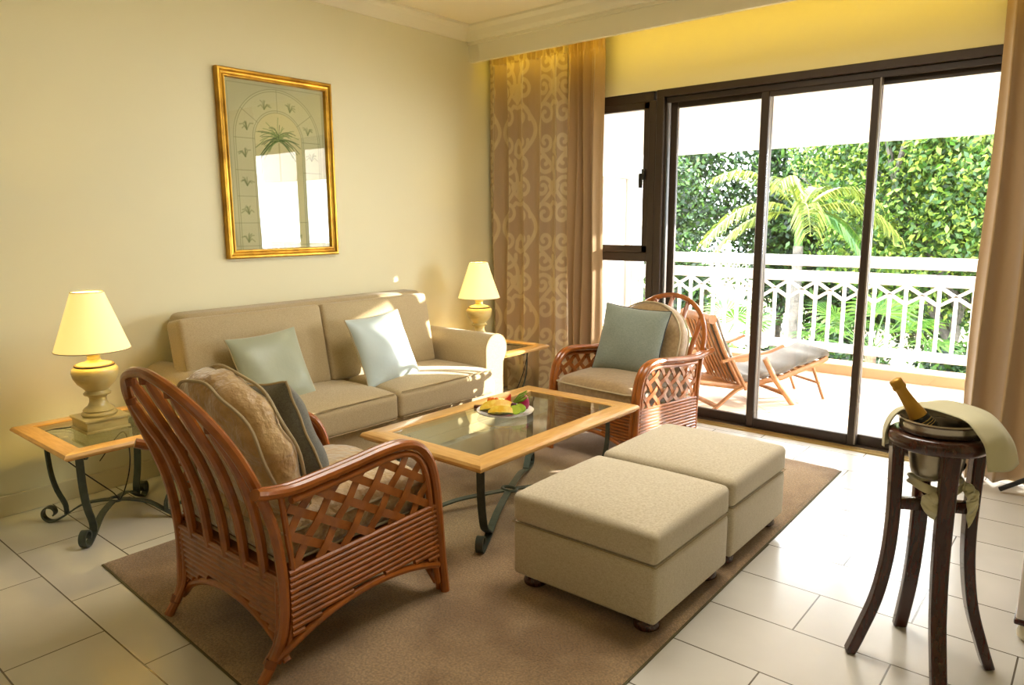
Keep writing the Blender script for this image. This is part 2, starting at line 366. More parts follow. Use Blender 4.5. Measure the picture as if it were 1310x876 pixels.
off(B().box((-3.27, 4.60, .10), (-2.555, 4.604, 1.085)), o1).build('pane', GLASS, w1, False)
# door frame
d0 = empty('door_frame', (-1.2, 4.6, 0)); d0['kind'] = 'structure'; o0 = (-1.2, 4.6, 0)
b = B(); fr(b, -2.50, .25, 2.195, 2.245, 4.54, 4.70); fr(b, -2.50, -2.445, 0, 2.2, 4.54, 4.70); fr(b, .19, .25, 0, 2.2, 4.54, 4.70)
fr(b, -2.445, .19, 2.155, 2.195, 4.565, 4.575); fr(b, -2.445, -2.43, 0, 2.2, 4.565, 4.575)
off(b, o0).build('head_and_jambs', FRAME, d0, False)
off(B().box((-2.45, 4.52, 0), (.19, 4.70, .012)), o0).build('threshold_track', FRAME, d0, False)
off(B().box((-2.45, 4.515, 0), (.19, 4.52, .014)).box((-2.45, 4.50, 0), (.19, 4.506, .01)).box((-2.45, 4.53, .012), (.19, 4.534, .018)), o0).build('threshold_strip', BRASSTR, d0, False)
def slider(n, x0, x1, y, lab):
    e = empty('door_%d' % n, ((x0+x1)/2, y, .012)); e['kind'] = 'structure'; o = ((x0+x1)/2, y, .012)
    b = B(); sw = .052
    fr(b, x0, x0+sw, .012, 2.18, y-.018, y+.018, .006); fr(b, x1-sw, x1, .012, 2.18, y-.018, y+.018, .006)
    fr(b, x0+sw, x1-sw, 2.125, 2.18, y-.015, y+.015, .004); fr(b, x0+sw, x1-sw, .012, .075, y-.015, y+.015, .004)
    off(b, o).build('panel_frame', FRAME, e, False)
    off(B().box((x0+sw, y-.002, .075), (x1-sw, y+.002, 2.125)), o).build('pane', GLASS, e, False)
    off(B().bbox((x1-.012, y-.024, .02), (x1-.002, y-.016, 2.17), .002), o).build('edge_strip', FRAMEL, e, False)
    return e
slider(1, -2.43, -1.735, 4.63, ''); slider(2, -1.79, -1.10, 4.59, ''); slider(3, -1.16, .19, 4.63, '')

# ------------------------------------------------------------------ balcony
struct('floor_balcony', B().box((XL-.1, YW+.2, -.25), (3.2, 7.0, -.006)).box((DX0, YW+.02, -.25), (DX1, YW+.2, -.006)), BTILE)
struct('ceiling_balcony', B().box((XL-.1, YW+.2, 2.48), (3.2, 7.0, 2.7)), EXTW)
struct('trim_balcony_beam', B().box((XL-.1, 6.78, 2.035), (3.2, 7.0, 2.49)), EXTW)
b = B().box((XL-.25, YW+.2, -.25), (XL, 6.25, 2.49)).box((XL-.25, 6.25, 1.85), (XL, 7.0, 2.49)).box((XL-.25, 6.70, -.25), (XL, 7.0, 1.86)).box((XL-.25, 6.25, -.25), (XL-.10, 6.70, 1.86))
struct('wall_balcony', b, EXTW)
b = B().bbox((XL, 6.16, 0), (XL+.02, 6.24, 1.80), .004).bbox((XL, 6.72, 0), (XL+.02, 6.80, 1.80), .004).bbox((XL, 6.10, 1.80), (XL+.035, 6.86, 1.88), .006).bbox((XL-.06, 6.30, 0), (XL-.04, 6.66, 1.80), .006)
struct('trim_balcony_door', b, EXTB)
struct('wall_added_sun_block', B().box((-.02, 6.78, -.25), (.56, 7.02, 2.49)).box((.86, 6.78, -.25), (1.42, 7.02, 2.49)), EXTW)  # unseen piers added at the balcony edge to block part of the low sun
struct('trim_balcony_curb', B().bbox((XL, 6.74, -.01), (3.2, 7.0, .085), .008), CURB)
rail = empty('balcony_railing', (-1.6, 6.82, 0), label='white balcony railing with chevron lattice above upright balusters', cat='railing')
RO = Vector((-1.6, 6.82, 0)); rx0, rx1 = -3.93-RO.x, 3.1-RO.x
B().bbox((rx0, -.05, .955), (rx1, .05, 1.05), .006).build('top_rail', EXTW, rail)
B().bbox((rx0, -.03, .815), (rx1, .03, .91), .006).build('middle_rail', EXTW, rail)
B().bbox((rx0, -.03, .185), (rx1, .03, .26), .006).build('bottom_rail', EXTW, rail)
pit = .1235
n0 = int((rx0)/pit)
for i in range(n0, int(rx1/pit)):
    x = i*pit+.02
    even = i % 2 == 0
    b = B().box((x-.013, -.013, .255), (x+.013, .013, .82 if even else .735)); b.build('baluster', EXTW, rail, False)
    if even and x < 1.6:
        for sg in (-1, 1):
            q = B()
            q.strip((x, 0, .815), (x+sg*pit, 0, .735), .026, .022, (0, 1, 0)); q.strip((x+sg*pit, 0, .735), (x, 0, .655), .026, .022, (0, 1, 0))
            q.build('lattice_brace', EXTW, rail, False)
for x in (-3.56-RO.x, -.1-RO.x, 3.0-RO.x):
    B().bbox((x-.035, -.035, .08), (x+.035, .035, .96), .004).build('post', EXTW, rail)

# ------------------------------------------------------------------ curtains
def scroll_lines():
    """ogee scroll ornament for a half repeat: x 0..1 (half width), y 0..2.6 (one repeat), mirrored about x=0"""
    Ls = []
    def spiral(cx, cy, r0, a0, turns, cw):
        P = []
        for i in range(26):
            t = i/25; r = r0*(1-.80*t); a = a0+(-1 if cw else 1)*2*PI*turns*t; P.append((cx+r*cos(a), cy+r*sin(a)))
        return P
    # main S stem
    Ls.append([(x, y) for x, y in [(.50+.42*cos(2*PI*(k/40)), 2.6*k/40) for k in range(41)]])
    Ls.append(spiral(.42, .35, .33, -.2, 1.25, False)); Ls.append(spiral(.50, 1.05, .30, PI-.2, 1.25, True))
    Ls.append(spiral(.45, 1.72, .32, PI*.9, 1.2, False)); Ls.append(spiral(.42, 2.25, .28, .3, 1.2, True))
    Ls.append([(0, .75), (.06, .95), (.0, 1.2)]); Ls.append([(0, .78), (.2, .95), (.26, 1.1), (.16, 1.18)]); Ls.append([(0, .62), (.14, .66), (.2, .60)])
    Ls.append([(0, 1.9), (.12, 2.0), (.1, 2.2), (0, 2.35)])
    return Ls
def seg_dist(px, py, lines, wd):
    d = np.full(px.shape, 9.)
    for P in lines:
        P = np.array(P)
        for a, b in zip(P[:-1], P[1:]):
            ab = b-a; l = (ab**2).sum()+1e-12
            t = np.clip(((px-a[0])*ab[0]+(py-a[1])*ab[1])/l, 0, 1)
            d = np.minimum(d, np.hypot(px-a[0]-t*ab[0], py-a[1]-t*ab[1]))
    return d
PATC = attrmat('damask curtain cloth', rough=.6, sheen=.4)
def curtain(name, path, z0, z1, m, pattern=False, parent=None, ns=260, nz=90, flare=0, phase=0):
    P = np.array([p[:2] for p in path]); seg = np.r_[0, np.cumsum(np.hypot(*np.diff(P, axis=0).T))]
    S = np.linspace(0, seg[-1], ns); X = np.interp(S, seg, P[:, 0]); Y = np.interp(S, seg, P[:, 1])
    k = np.ones(5)/5; X[2:-2] = np.convolve(X, k, 'valid'); Y[2:-2] = np.convolve(Y, k, 'valid')
    Z = np.linspace(z0, z1, nz); zz, ss = np.meshgrid(Z, S, indexing='ij'); u = (zz-z0)/(z1-z0)
    ymean = Y.mean(); A = .55+.5*(1-u)
    xs = X[None, :]+(1-u)*flare*(X[None, :]-X.mean()) + .006*np.sin(zz*3.1+ss*7+phase)
    ys = ymean+(Y[None, :]-ymean)*A + .007*np.sin(zz*2.3+ss*11+phase)
    ys = np.where(u > .965, ymean+(ys-ymean)*.6+.012*np.sin(ss*130), ys)
    v = np.stack([xs, ys, zz], -1).reshape(-1, 3)
    i, j = np.meshgrid(np.arange(nz-1), np.arange(ns-1), indexing='ij'); a = (i*ns+j).ravel()
    o = npmesh(name, v, np.stack([a, a+1, a+ns+1, a+ns], 1), m, parent, True)
    md = o.modifiers.new('thick', 'SOLIDIFY'); md.thickness = .003
    if pattern:
        RW, RH = .29, .73
        sx = (S[None, :]+0*zz+.10) % (2*RW); sx = np.where(sx > RW, 2*RW-sx, sx)/RW; sy = ((zz+.13) % RH)/RH*2.6
        d = seg_dist(sx.ravel(), sy.ravel(), scroll_lines(), 0)
        mk = np.clip((.066-d)/.02, 0, 1)[:, None]
        c1 = np.array(lin('#ab9272')[:3]); c2 = np.array(lin('#c6b28a')[:3]); setcol(o, c1*(1-mk)+c2*mk)
    return o
def folds(x0, x1, y, n, amp, seed, npt=14):
    r = random.Random(seed); P = []; xs = [0]
    for i in range(n): xs.append(xs[-1]+r.uniform(.7, 1.3))
    tot = xs[-1]
    for i in range(n):
        a = x0+(x1-x0)*xs[i]/tot; b2 = x0+(x1-x0)*xs[i+1]/tot; am = amp*r.uniform(.6, 1.1)
        for k in range(npt):
            t = k/npt; P.append((a+(b2-a)*(t+.10*sin(2*PI*t)), y+am*cos(2*PI*t)))
    P.append((x1, y+amp)); return P
# patterned panel: broad soft pleats with one deep fold
pth = folds(-3.93, -3.18, 4.43, 5, .048, 4)
c = curtain('patterned_curtain', pth, .015, 2.66, PATC, True, ns=520, nz=620)
tag(c, 'taupe curtain panel with cream scroll damask pattern, left of the window', 'curtain')
c = curtain('plain_curtain', folds(-3.165, -2.865, 4.42, 4, .055, 9), .02, 2.66, CURT)
tag(c, 'plain taupe curtain hanging beside the patterned panel at the narrow window', 'curtain')
c = curtain('plain_curtain', folds(-.53, .42, 4.40, 7, .065, 21), .015, 2.66, CURT, flare=.05, phase=2)
tag(c, 'plain taupe curtain cut off by the right edge of the photo', 'curtain')

# ------------------------------------------------------------------ rug
rc = [(-3.055, 1.03), (-.985, .935), (-1.04, 4.08), (-3.07, 4.17)]
rug = empty('area_rug', (-2.05, 2.55, 0), label='large taupe cut pile rug under the seating group', cat='rug')
loc_ = [(x+2.05, y-2.55) for x, y in rc]
B().prism(loc_, .001, .005).build('backing', RUGE, rug, False)
ins = [(x*.994, y*.996) for x, y in loc_]
def rugf(u, v):
    a = Vector(ins[0]).lerp(Vector(ins[1]), u); b2 = Vector(ins[3]).lerp(Vector(ins[2]), u); p = a.lerp(b2, v)
    e = min(u, 1-u)*2.05; f = min(v, 1-v)*3.1; h = .006+.0095*min(1, min(e, f)/.012)
    if min(e, f) > .01: h += .0012*(random.random()-.5)
    return (p.x, p.y, h)
def warp(n):  # finer samples near the edge
    a = [0, .004, .012]; return a+[a[-1]+(1-2*a[-1])*i/n for i in range(1, n)]+[1-q for q in a[::-1]]
us, vs_ = warp(150), warp(220)
b = B(); b.add([rugf(u, v) for v in vs_ for u in us], [(j*len(us)+i, j*len(us)+i+1, (j+1)*len(us)+i+1, (j+1)*len(us)+i) for j in range(len(vs_)-1) for i in range(len(us)-1)])
b.build('pile', RUGM, rug, True, 180)
RZ = .0165                                                    # top of the rug

# ------------------------------------------------------------------ sofa
def loft_roll(b, prof, x0, x1):                               # closed profile in (y,z), extruded on x
    n = len(prof)
    b.add([(x0, y, z) for y, z in prof]+[(x1, y, z) for y, z in prof], [tuple(range(n))[::-1], tuple(range(n, 2*n))]+[(i, (i+1) % n, n+(i+1) % n, n+i) for i in range(n)])
sofa = empty('sofa', (-3.5, 2.635, 0), label='beige linen two seat sofa with rolled arms against the left wall', cat='sofa')
SX = -3.5; SY = 2.635
b = B().rbox((-.005, 0, .215), (.86, 1.75, .27), .02); b.build('base', SOFA, sofa)
b = B().rbox((.41, 0, .055), (.02, 1.74, .06), .006, n=5); b.build('valance', SOFA, sofa)
b = B().rbox((-.335, 0, .60), (.20, 1.72, .60), .045); b.build('back_frame', SOFA, sofa)
def armprof(sg):
    c = (sg*.915, .535); R = .105; P = []
    # outer scroll over the top to the inside, then straight down
    for i in range(26):
        a = math.radians(-42+ (222)*i/25)
        P.append((c[0]+sg*R*cos(a), c[1]+R*sin(a)))
    P += [(c[0]-sg*R, .10), (c[0]-sg*R, .085), (c[0]+sg*.062, .085), (c[0]+sg*.062, .35), (c[0]+sg*.066, .44)]
    return P
for sg in (-1, 1):
    P = armprof(sg)
    b = B(); n = len(P); cx_ = sum(p[0] for p in P)/n; cz_ = sum(p[1] for p in P)/n
    st = [(-.44, .97), (-.43, 1), (.385, 1), (.397, .985), (.40, .96)]
    vs = []
    for x, k in st: vs += [(x, cx_+(y-cx_)*k, cz_+(z-cz_)*k) for y, z in P]
    fs = [tuple(range(n))[::-1], tuple(range((len(st)-1)*n, len(st)*n))]
    for j in range(len(st)-1): fs += [(j*n+i, j*n+(i+1) % n, (j+1)*n+(i+1) % n, (j+1)*n+i) for i in range(n)]
    b.add(vs, fs); arm = b.build('arm', SOFA, sofa)
    B().tube([(.396, cx_+(y-cx_)*.985, cz_+(z-cz_)*.985) for y, z in P], .0045, 6, closed=True).build('piping', SOFAP, arm)
for i, (y0, y1) in enumerate(((-.815, -.004), (.004, .812))):
    w_ = y1-y0
    def crown(x, y, z, w_=w_):
        u = x/.345; v = y/(w_/2); k = max(0, 1-u*u)*max(0, 1-v*v)
        return (x+.006*sin(9*y+i)*(1 if x > .3 else 0), y, z+(k**.6*.03 if z > 0 else 0) - (.01*abs(u)**3 if z > 0 else 0))
    b = B().rbox((.125, (y0+y1)/2, .348), (.69, w_, .165), .03, crown, n=10)
    cu = b.build('seat_cushion', SOFA, sofa)
    for zz in (.425, .275):
        q = [(.125+sx*.345, (y0+y1)/2+sy*(w_/2), zz) for sx, sy in ((-1, -1), (1, -1), (1, 1), (-1, 1))]
        B().tube([(.463, y0+.02, zz), (.468, y0+.05, zz), (.468, y1-.05, zz), (.463, y1-.02, zz)], .0035, 6).build('piping', SOFAP, cu)
    # back cushion, leaning on the frame
    bw = .855; yc = -.43*1 - .10 + .005 if i == 0 else .335
    def bk(x, y, z, bw=bw):
        u = z/.24; v = y/(bw/2); k = max(0, 1-u*u)*max(0, 1-v*v); return (x+(.025*k**.6 if x > 0 else 0), y, z)
    b = B().rbox((0, 0, 0), (.15, bw, .47), .024, bk, xf=Matrix.Translation((-.135, yc, .655)) @ Matrix.Rotation(math.radians(-11), 4, 'Y'), n=10)
    bc = b.build('back_cushion', SOFA, sofa)
    X = Matrix.Translation((-.135, yc, .655)) @ Matrix.Rotation(math.radians(-11), 4, 'Y')
    B().tube([(.066, y, z) for y, z in [(-bw/2+.012, -.225), (-bw/2+.006, 0), (-bw/2+.012, .225), (0, .229), (bw/2-.012, .225), (bw/2-.006, 0), (bw/2-.012, -.225)]], .0035, 6, closed=True, xf=X).build('piping', SOFAP, bc)
for sx in (-.38, .36):
    for sy in (-.80, .80): B().lathe([(.02, 0), (.028, .01), (.03, .085)], (sx, sy, 0), 16).build('leg', MAHOG, sofa)

# ------------------------------------------------------------------ scatter pillow
def pillow(name, size, thick, m, mp, loc, rot, label, cat='pillow', group=None, seed=0, pipe=.0035, puff=2.4):
    e = empty(name, loc, label=label, cat=cat, group=group); e.rotation_euler = rot
    r = random.Random(seed); ph = [r.uniform(0, 6) for _ in range(6)]
    h = size/2; N = 26
    def edge(u, v):     # pulled-in sides, pointed corners
        k = .07
        return (u*h*(1-k*(1-v*v)), v*h*(1-k*(1-u*u)))
    def f(sgn):
        def g(a, c):
            u = -cos(PI*a); v = -cos(PI*c); u = math.copysign(abs(u)**.9, u); v = math.copysign(abs(v)**.9, v)
            x, z = edge(u, v)
            t = ((1-abs(u)**puff)*(1-abs(v)**puff))**.55*thick/2
            t *= 1+.06*sin(5*u+ph[0])*sin(4*v+ph[1])+.05*sin(9*u*v+ph[2])
            return (x, sgn*t, z)
        return g
    b = B().grid(N, N, f(1)).grid(N, N, f(-1)); b.build('cover', m, e, True, 80)
    P = []
    for k in range(4):
        for i in range(16):
            t = -1+2*i/16; u, v = ((t, -1), (1, t), (-t, 1), (-1, -t))[k]; x, z = edge(u, v); P.append((x, .002*sin(i*1.3+ph[3]), z))
    B().tube(P, pipe, 6, closed=True).build('piping', mp, e)
    return e
# pillows lean against what is behind them; local y is the thickness, z is up
R90 = math.radians(90)
pillow('throw_pillow', .415, .13, SILKG, CORD, (-3.40, 2.075, .605), (math.radians(-24), math.radians(-3), R90), 'plain sage green silk pillow on the left half of the sofa', seed=1)
pillow('throw_pillow', .43, .14, SILK, CORD, (-3.335, 2.785, .628), (math.radians(-22), math.radians(-3), R90+.06), 'pale aqua silk pillow in sunlight on the right half of the sofa', seed=2)

# ------------------------------------------------------------------ side tables
def scroll(cx, cz, r, a0, turns, cw=False, n=22, shrink=.62):
    return [(cx+r*(1-shrink*i/n)*cos(a0+(-1 if cw else 1)*2*PI*turns*i/n), cz+r*(1-shrink*i/n)*sin(a0+(-1 if cw else 1)*2*PI*turns*i/n)) for i in range(n+1)]
def frame_top(parent, x, y, z0, z1, w, glz=None):             # mitred wooden frame with bevelled outer edge
    prof = [(0, z0), (0, z0+.004), (-.012, z0+.012), (-.012, z1-.012), (-.004, z1-.002), (.004, z1), (w-.012, z1), (w-.008, z1-.003), (w, z1-.003), (w, z0)]
    def side(ax, sg):
        b = B()
        if True:
            vs = []
            for e in (-1, 1):
                for d, z in prof:
                    p = (e*(x-d), sg*(y-d)) if ax == 0 else (sg*(x-d), e*(y-d)); vs.append((p[0], p[1], z))
            n = len(prof); b.add(vs, [tuple(range(n)), tuple(range(n, 2*n))]+[(i, (i+1) % n, n+(i+1) % n, n+i) for i in range(n)])
        return b
    for sg in (-1, 1): side(0, sg).build('top_rail', OAKX, parent, True, 25); side(1, sg).build('top_rail', OAK, parent, True, 25)
    B().box((-x+w-.004, -y+w-.004, z1-.012), (x-w+.004, y-w+.004, z1-.005)).build('glass_top', TGLASS, parent, False)
def iron_leg(parent, px, py, fx, fy, ztop, hub, hz, w=.028, footr=.042, topr=.022):
    """flat bar leg: small scroll under the top, S down, curls up outward at the foot, then sweeps to the centre hub"""
    d = Vector((fx-hub[0], fy-hub[1], 0)); D = d.length; d.normalize(); side = Vector((-d.y, d.x, 0))
    pr = (Vector((px, py, 0))-Vector((hub[0], hub[1], 0))).dot(d)
    P2 = lambda q: Vector((hub[0], hub[1], 0))+d*q[0]+Vector((0, 0, q[1]))
    # vertical leg
    sc = scroll(pr-topr, ztop-.012-topr, topr, PI/2, .85, False, 14)
    leg = [(x, z) for x, z in sc[::-1]]+[(pr+.004, ztop-.012), (pr+.008, ztop-.09), (pr+.002, ztop*.55), (pr-.016, ztop*.36), (pr-.045, ztop*.2), (D*.74, hz*.36+.004)]
    def bar(pts, ww):
        bb = B(); P = [P2((q.x, q.y)) for q in smoothpath([Vector((a, z, 0)) for a, z in pts], 3)]
        m = len(P); vs = []; fs = []; th = .0035
        for i in range(m):
            t = (P[min(i+1, m-1)]-P[max(i-1, 0)]).normalized(); nn = t.cross(side).normalized()
            for s1, s2 in ((-1, -1), (1, -1), (1, 1), (-1, 1)): vs.append(P[i]+side*s1*ww/2+nn*s2*th)
        for i in range(m-1):
            for k in range(4): fs.append((i*4+k, i*4+(k+1) % 4, i*4+4+(k+1) % 4, i*4+4+k))
        fs += [(3, 2, 1, 0), (m*4-4, m*4-3, m*4-2, m*4-1)]
        return bb.add(vs, fs)
    bar(leg, w).build('leg', IRON, parent, True, 40)
    fc = (D-footr*.2, footr+.003)
    cur = [(fc[0]+footr*(1-.045*i)*cos(a), fc[1]+footr*(1-.045*i)*sin(a)) for i, a in enumerate([-PI/2+.42*k for k in range(14)])]
    arm = [(.02, hz), (D*.25, hz-.004), (D*.5, hz*.80), (D*.75, hz*.32), (D*.9, .008)]+cur
    bar(arm, w*.95).build('foot_scroll', IRON, parent, True, 40)
def make_side_table(name, loc, rz, label, group):
    e = empty(name, loc, rz, label, 'side table', group)
    frame_top(e, .325, .285, .428, .457, .072)
    for sx in (-1, 1):
        for sy in (-1, 1): iron_leg(e, sx*.20, sy*.185, sx*.215, sy*.215, .428, (0, 0), .10, .032, .042, .022)
    B().tube([(.032*cos(a), .022*sin(a), .10) for a in [2*PI*k/20 for k in range(20)]], .007, 6, closed=True).build('hub_ring', IRON, e)
    return e
T1 = (-3.50, 1.27); T2 = (-3.55, 3.99)
st1 = make_side_table('side_table', (T1[0], T1[1], 0), 0, 'glass topped side table with oak rim and scrolled iron legs, at the left', 'matching side tables at the sofa ends')
st2 = copy_tree(st1); st2.location = (T2[0], T2[1], 0); st2['label'] = 'side table beyond the far sofa arm, in front of the patterned curtain'
# ------------------------------------------------------------------ table lamps
def make_lamp(loc, rz, label):
    e = empty('table_lamp', loc, rz, label, 'table lamp', 'lit table lamps')
    pl = B().bbox((-.095, -.095, 0), (.095, .095, .012), .003).bbox((-.088, -.088, .010), (.088, .088, .052), .004).bbox((-.095, -.095, .050), (.095, .095, .062), .003)
    pl.build('plinth', LAMPC, e)
    z = .062
    prof = [(.070, 0), (.074, .006), (.072, .014), (.062, .020), (.066, .026), (.060, .034), (.044, .045), (.036, .062), (.035, .078), (.040, .090), (.055, .096), (.057, .103), (.050, .110), (.046, .116),
            (.056, .128), (.078, .150), (.092, .176), (.097, .200), (.094, .216), (.084, .226), (.080, .229)]
    B().lathe(prof, (0, 0, z), 40).build('urn_body', LAMPC, e, True, 60)
    B().lathe([(.080, .227), (.083, .230), (.082, .235), (.075, .238)], (0, 0, z), 40).build('dark_rim', LAMPD, e)
    B().lathe([(.075, .236), (.060, .243), (.034, .250), (.026, .258), (.028, .263), (.024, .270), (.034, .282), (.036, .292), (.028, .303), (.018, .309), (.016, .318), (.016, .345)], (0, 0, z), 32).build('neck', LAMPC, e, True, 60)
    B().lathe([(.010, .34), (.010, .50)], (0, 0, z), 12).build('stem', BRASS, e)
    B().lathe([(.002, .415), (.018, .43), (.026, .455), (.018, .48), (.009, .49)], (0, 0, z), 16).build('bulb', BULB, e)
    b = B(); zb, zt, rb, rt = .365, .625, .155, .066
    b.lathe([(rb, zb), (rt, zt), (rt-.002, zt), (rb-.002, zb), (rb, zb)], (0, 0, 0), 48, caps=False); sh = b.build('lamp_shade', SHADE, e, True, 60)
    B().tube([(rb*cos(2*PI*k/48), rb*sin(2*PI*k/48), zb) for k in range(48)], .0022, 6, closed=True).tube([(rt*cos(2*PI*k/36), rt*sin(2*PI*k/36), zt) for k in range(36)], .0022, 6, closed=True).build('trim', CORD, sh)
    return e
lp1 = make_lamp((-3.515, 1.245, .4525), 0, 'lit table lamp with cream shade and urn base, nearest the camera')
lp2 = copy_tree(lp1); lp2.location = (-3.60, 3.93, .4525); lp2['label'] = 'lit table lamp behind the far sofa arm, in front of the curtain'
def lamp_lights():
    for lp in (lp1, lp2):
        x, y, z = lp.location
        lamp('lamp_bulb_light', 'POINT', (x, y, z+.52), 24, (1, .71, .20), shadow_soft_size=.03)
lamp_lights()
cd = B().tube(smoothpath([(-.02, -.09, .005), (-.10, -.10, .004), (-.17, -.20, -.03), (-.12, -.08, -.2), (.05, .0, -.30), (.09, .02, -.33), (.06, .08, -.22), (-.02, .12, -.12), (-.2, .16, -.10), (-.40, .12, -.28)], 8), .0028, 6)
cd.v = [(x, y, z) for x, y, z in cd.v]; cd.build('power_cord', BLACK, lp1)
cd = B().tube(smoothpath([(.0, .09, .005), (.12, .17, .003), (.235, .22, -.005), (.27, .24, -.03), (.26, .23, -.13), (.25, .19, -.24), (.20, .16, -.36), (.05, .18, -.445)], 8), .0035, 6)
cd.build('power_cord', BLACK, lp2)
e = empty('wall_socket', (XL, 1.22, .31), label='white socket plate low on the wall behind the near side table', cat='socket')
B().bbox((0, -.04, -.04), (.008, .04, .04), .002).build('plate', PLAST, e); B().bbox((.008, -.02, -.02), (.03, .02, .02), .004).build('plug', PLAST, e)

# ------------------------------------------------------------------ picture
pic = empty('framed_picture', (XL, 2.545, 1.705), label='gold framed botanical print of a palm in an arch, on the wall above the sofa', cat='picture')
PW, PH, FW = .385, .535, .052
for nm, pr_, mm in (('frame', [(0, 0), (0, .030), (.006, .036), (.016, .036), (.024, .026), (.034, .024), (.042, .030), (.048, .030), (FW, .018), (FW, 0)], GOLD),):
    b = B()
    for ax in (0, 1):
        for sg in (-1, 1):
            vs = []
            for e_ in (-1, 1):
                for d, x in pr_:
                    vs.append((x+.002, e_*(PW-d), sg*(PH-d)) if ax == 0 else (x+.002, sg*(PW-d), e_*(PH-d)))
            n = len(pr_); b.add(vs, [tuple(range(n)), tuple(range(n, 2*n))]+[(i, (i+1) % n, n+(i+1) % n, n+i) for i in range(n)])
    b.build(nm, mm, pic, True, 30)
B().box((.001, -PW+.01, -PH+.01), (.008, PW-.01, PH-.01)).build('backing', BLACK, pic, False)
B().box((.014, -PW+FW-.003, -PH+FW-.003), (.016, PW-FW+.003, PH-FW+.003)).build('glass', PGLASS, pic, False)
def paint():
    a, h = PW-FW, PH-FW; nx, nz = 260, 380
    Y, Z = np.meshgrid(np.linspace(-a, a, nx), np.linspace(-h, h, nz)); u, v = Y/a, Z/h
    base = np.array(lin('#c5c49a')[:3]); col = np.ones((nz, nx, 3))*base
    r_ = np.random.default_rng(3); blot = sum(np.sin(u*k1+v*k2+p)*.03 for k1, k2, p in r_.uniform(-9, 9, (7, 3)))
    col *= (1+blot)[..., None]
    def mixc(mask, c, k=1): 
        m_ = np.clip(mask, 0, 1)[..., None]*k; col[:] = col*(1-m_)+np.array(lin(c)[:3])*m_
    cy = .33*h                                           # arch centre height
    R1, R2 = .88*a, .48*a
    rr = np.hypot(Y, (Z-cy)); up = Z > cy
    def line(d, w_=.0022): return np.clip(1-np.abs(d)/w_, 0, 1)
    arch = lambda R: np.where(up, rr-R, np.abs(Y)-R)
    mixc((arch(R2) < 0).astype(float), '#d3cc96', .75)
    mixc(((arch(R1) < 0) & (arch(R2) > 0)).astype(float), '#cccb9f', .6)
    for R in (R1, R1-.012, R2, R2+.012): mixc(line(arch(R), .0035), '#7d8258', .8)
    mixc(line(np.maximum(abs(Y)-.95*a, abs(Z)-.96*h), .003), '#7d8258', .8)
    for z_ in (.33*h, -.05*h, -.36*h): mixc(line(Z-z_, .003)*((abs(Y) > R2) & (abs(Y) < R1)), '#7d8258', .8)
    mixc(line(Z+.68*h, .003), '#7d8258', .8)
    for an in (35, 90, 145):
        d = (Y*sin(math.radians(an))-(Z-cy)*cos(math.radians(an))); mixc(line(d, .003)*(up & (rr > R2) & (rr < R1) & (Y*cos(math.radians(an))+(Z-cy)*sin(math.radians(an)) > 0)), '#7d8258', .8)
    for x_ in (-.48*a, .0, .48*a): mixc(line(Y-x_, .003)*(Z < -.68*h), '#7d8258', .8)
    # little sprigs
    def sprig(cy_, cz_, s_, seed, c_='#6f7d4c'):
        rs = random.Random(seed)
        for k in range(7):
            an = rs.uniform(-.4, PI+.4); l = s_*rs.uniform(.6, 1); ex, ez = cy_+l*cos(an), cz_+l*.8*sin(an)
            d = seg_dist(Y.ravel(), Z.ravel(), [[(cy_, cz_-s_*.3), ((cy_+ex)/2, (cz_+ez)/2+.01), (ex, ez)]], 0).reshape(Y.shape); mixc(np.clip(1-d/.0055, 0, 1), c_, .7)
    for i, (y_, z_) in enumerate([(-.68*a, .14*h), (-.68*a, -.2*h), (-.68*a, -.54*h), (.68*a, .14*h), (.68*a, -.2*h), (.68*a, -.54*h), (-.72*a, -.88*h), (-.24*a, -.88*h), (.24*a, -.88*h), (.72*a, -.88*h),
            (-.62*a, .46*h), (-.26*a, .72*h), (.26*a, .72*h), (.62*a, .46*h)]): sprig(y_, z_, .05, i)
    # palm crown and trunk
    mixc(np.clip(1-np.abs(Y+.0)/.008, 0, 1)*((Z < .30*h) & (Z > -.66*h)), '#a39a62', .8)
    rs = random.Random(5)
    for k in range(70):
        an = rs.uniform(-.55, PI+.55); l = .15*rs.uniform(.45, 1.05); cx0, cz0 = rs.uniform(-.01, .01), .34*h+rs.uniform(-.01, .02); dr = rs.uniform(.02, .09)
        P = [(cx0+l*t*cos(an), cz0+l*t*sin(an)-dr*t*t) for t in (0, .25, .5, .75, 1)]
        near = (np.abs(Y-cx0) < .2) & (np.abs(Z-cz0) < .25); d = np.full(Y.shape, 9.); d[near] = seg_dist(Y[near], Z[near], [P], 0)
        mixc(np.clip(1.2-d/.0032, 0, 1), ('#3f5a2c', '#5c7a3c', '#7f9656')[k % 3], .85)
    v_ = np.stack([np.full(Y.size, .010), Y.ravel(), Z.ravel()], 1)
    i, j = np.meshgrid(np.arange(nz-1), np.arange(nx-1), indexing='ij'); q = (i*nx+j).ravel()
    o = npmesh('print', v_, np.stack([q, q+1, q+nx+1, q+nx], 1), attrmat('botanical print', rough=.9), pic); setcol(o, col.reshape(-1, 3))
paint()

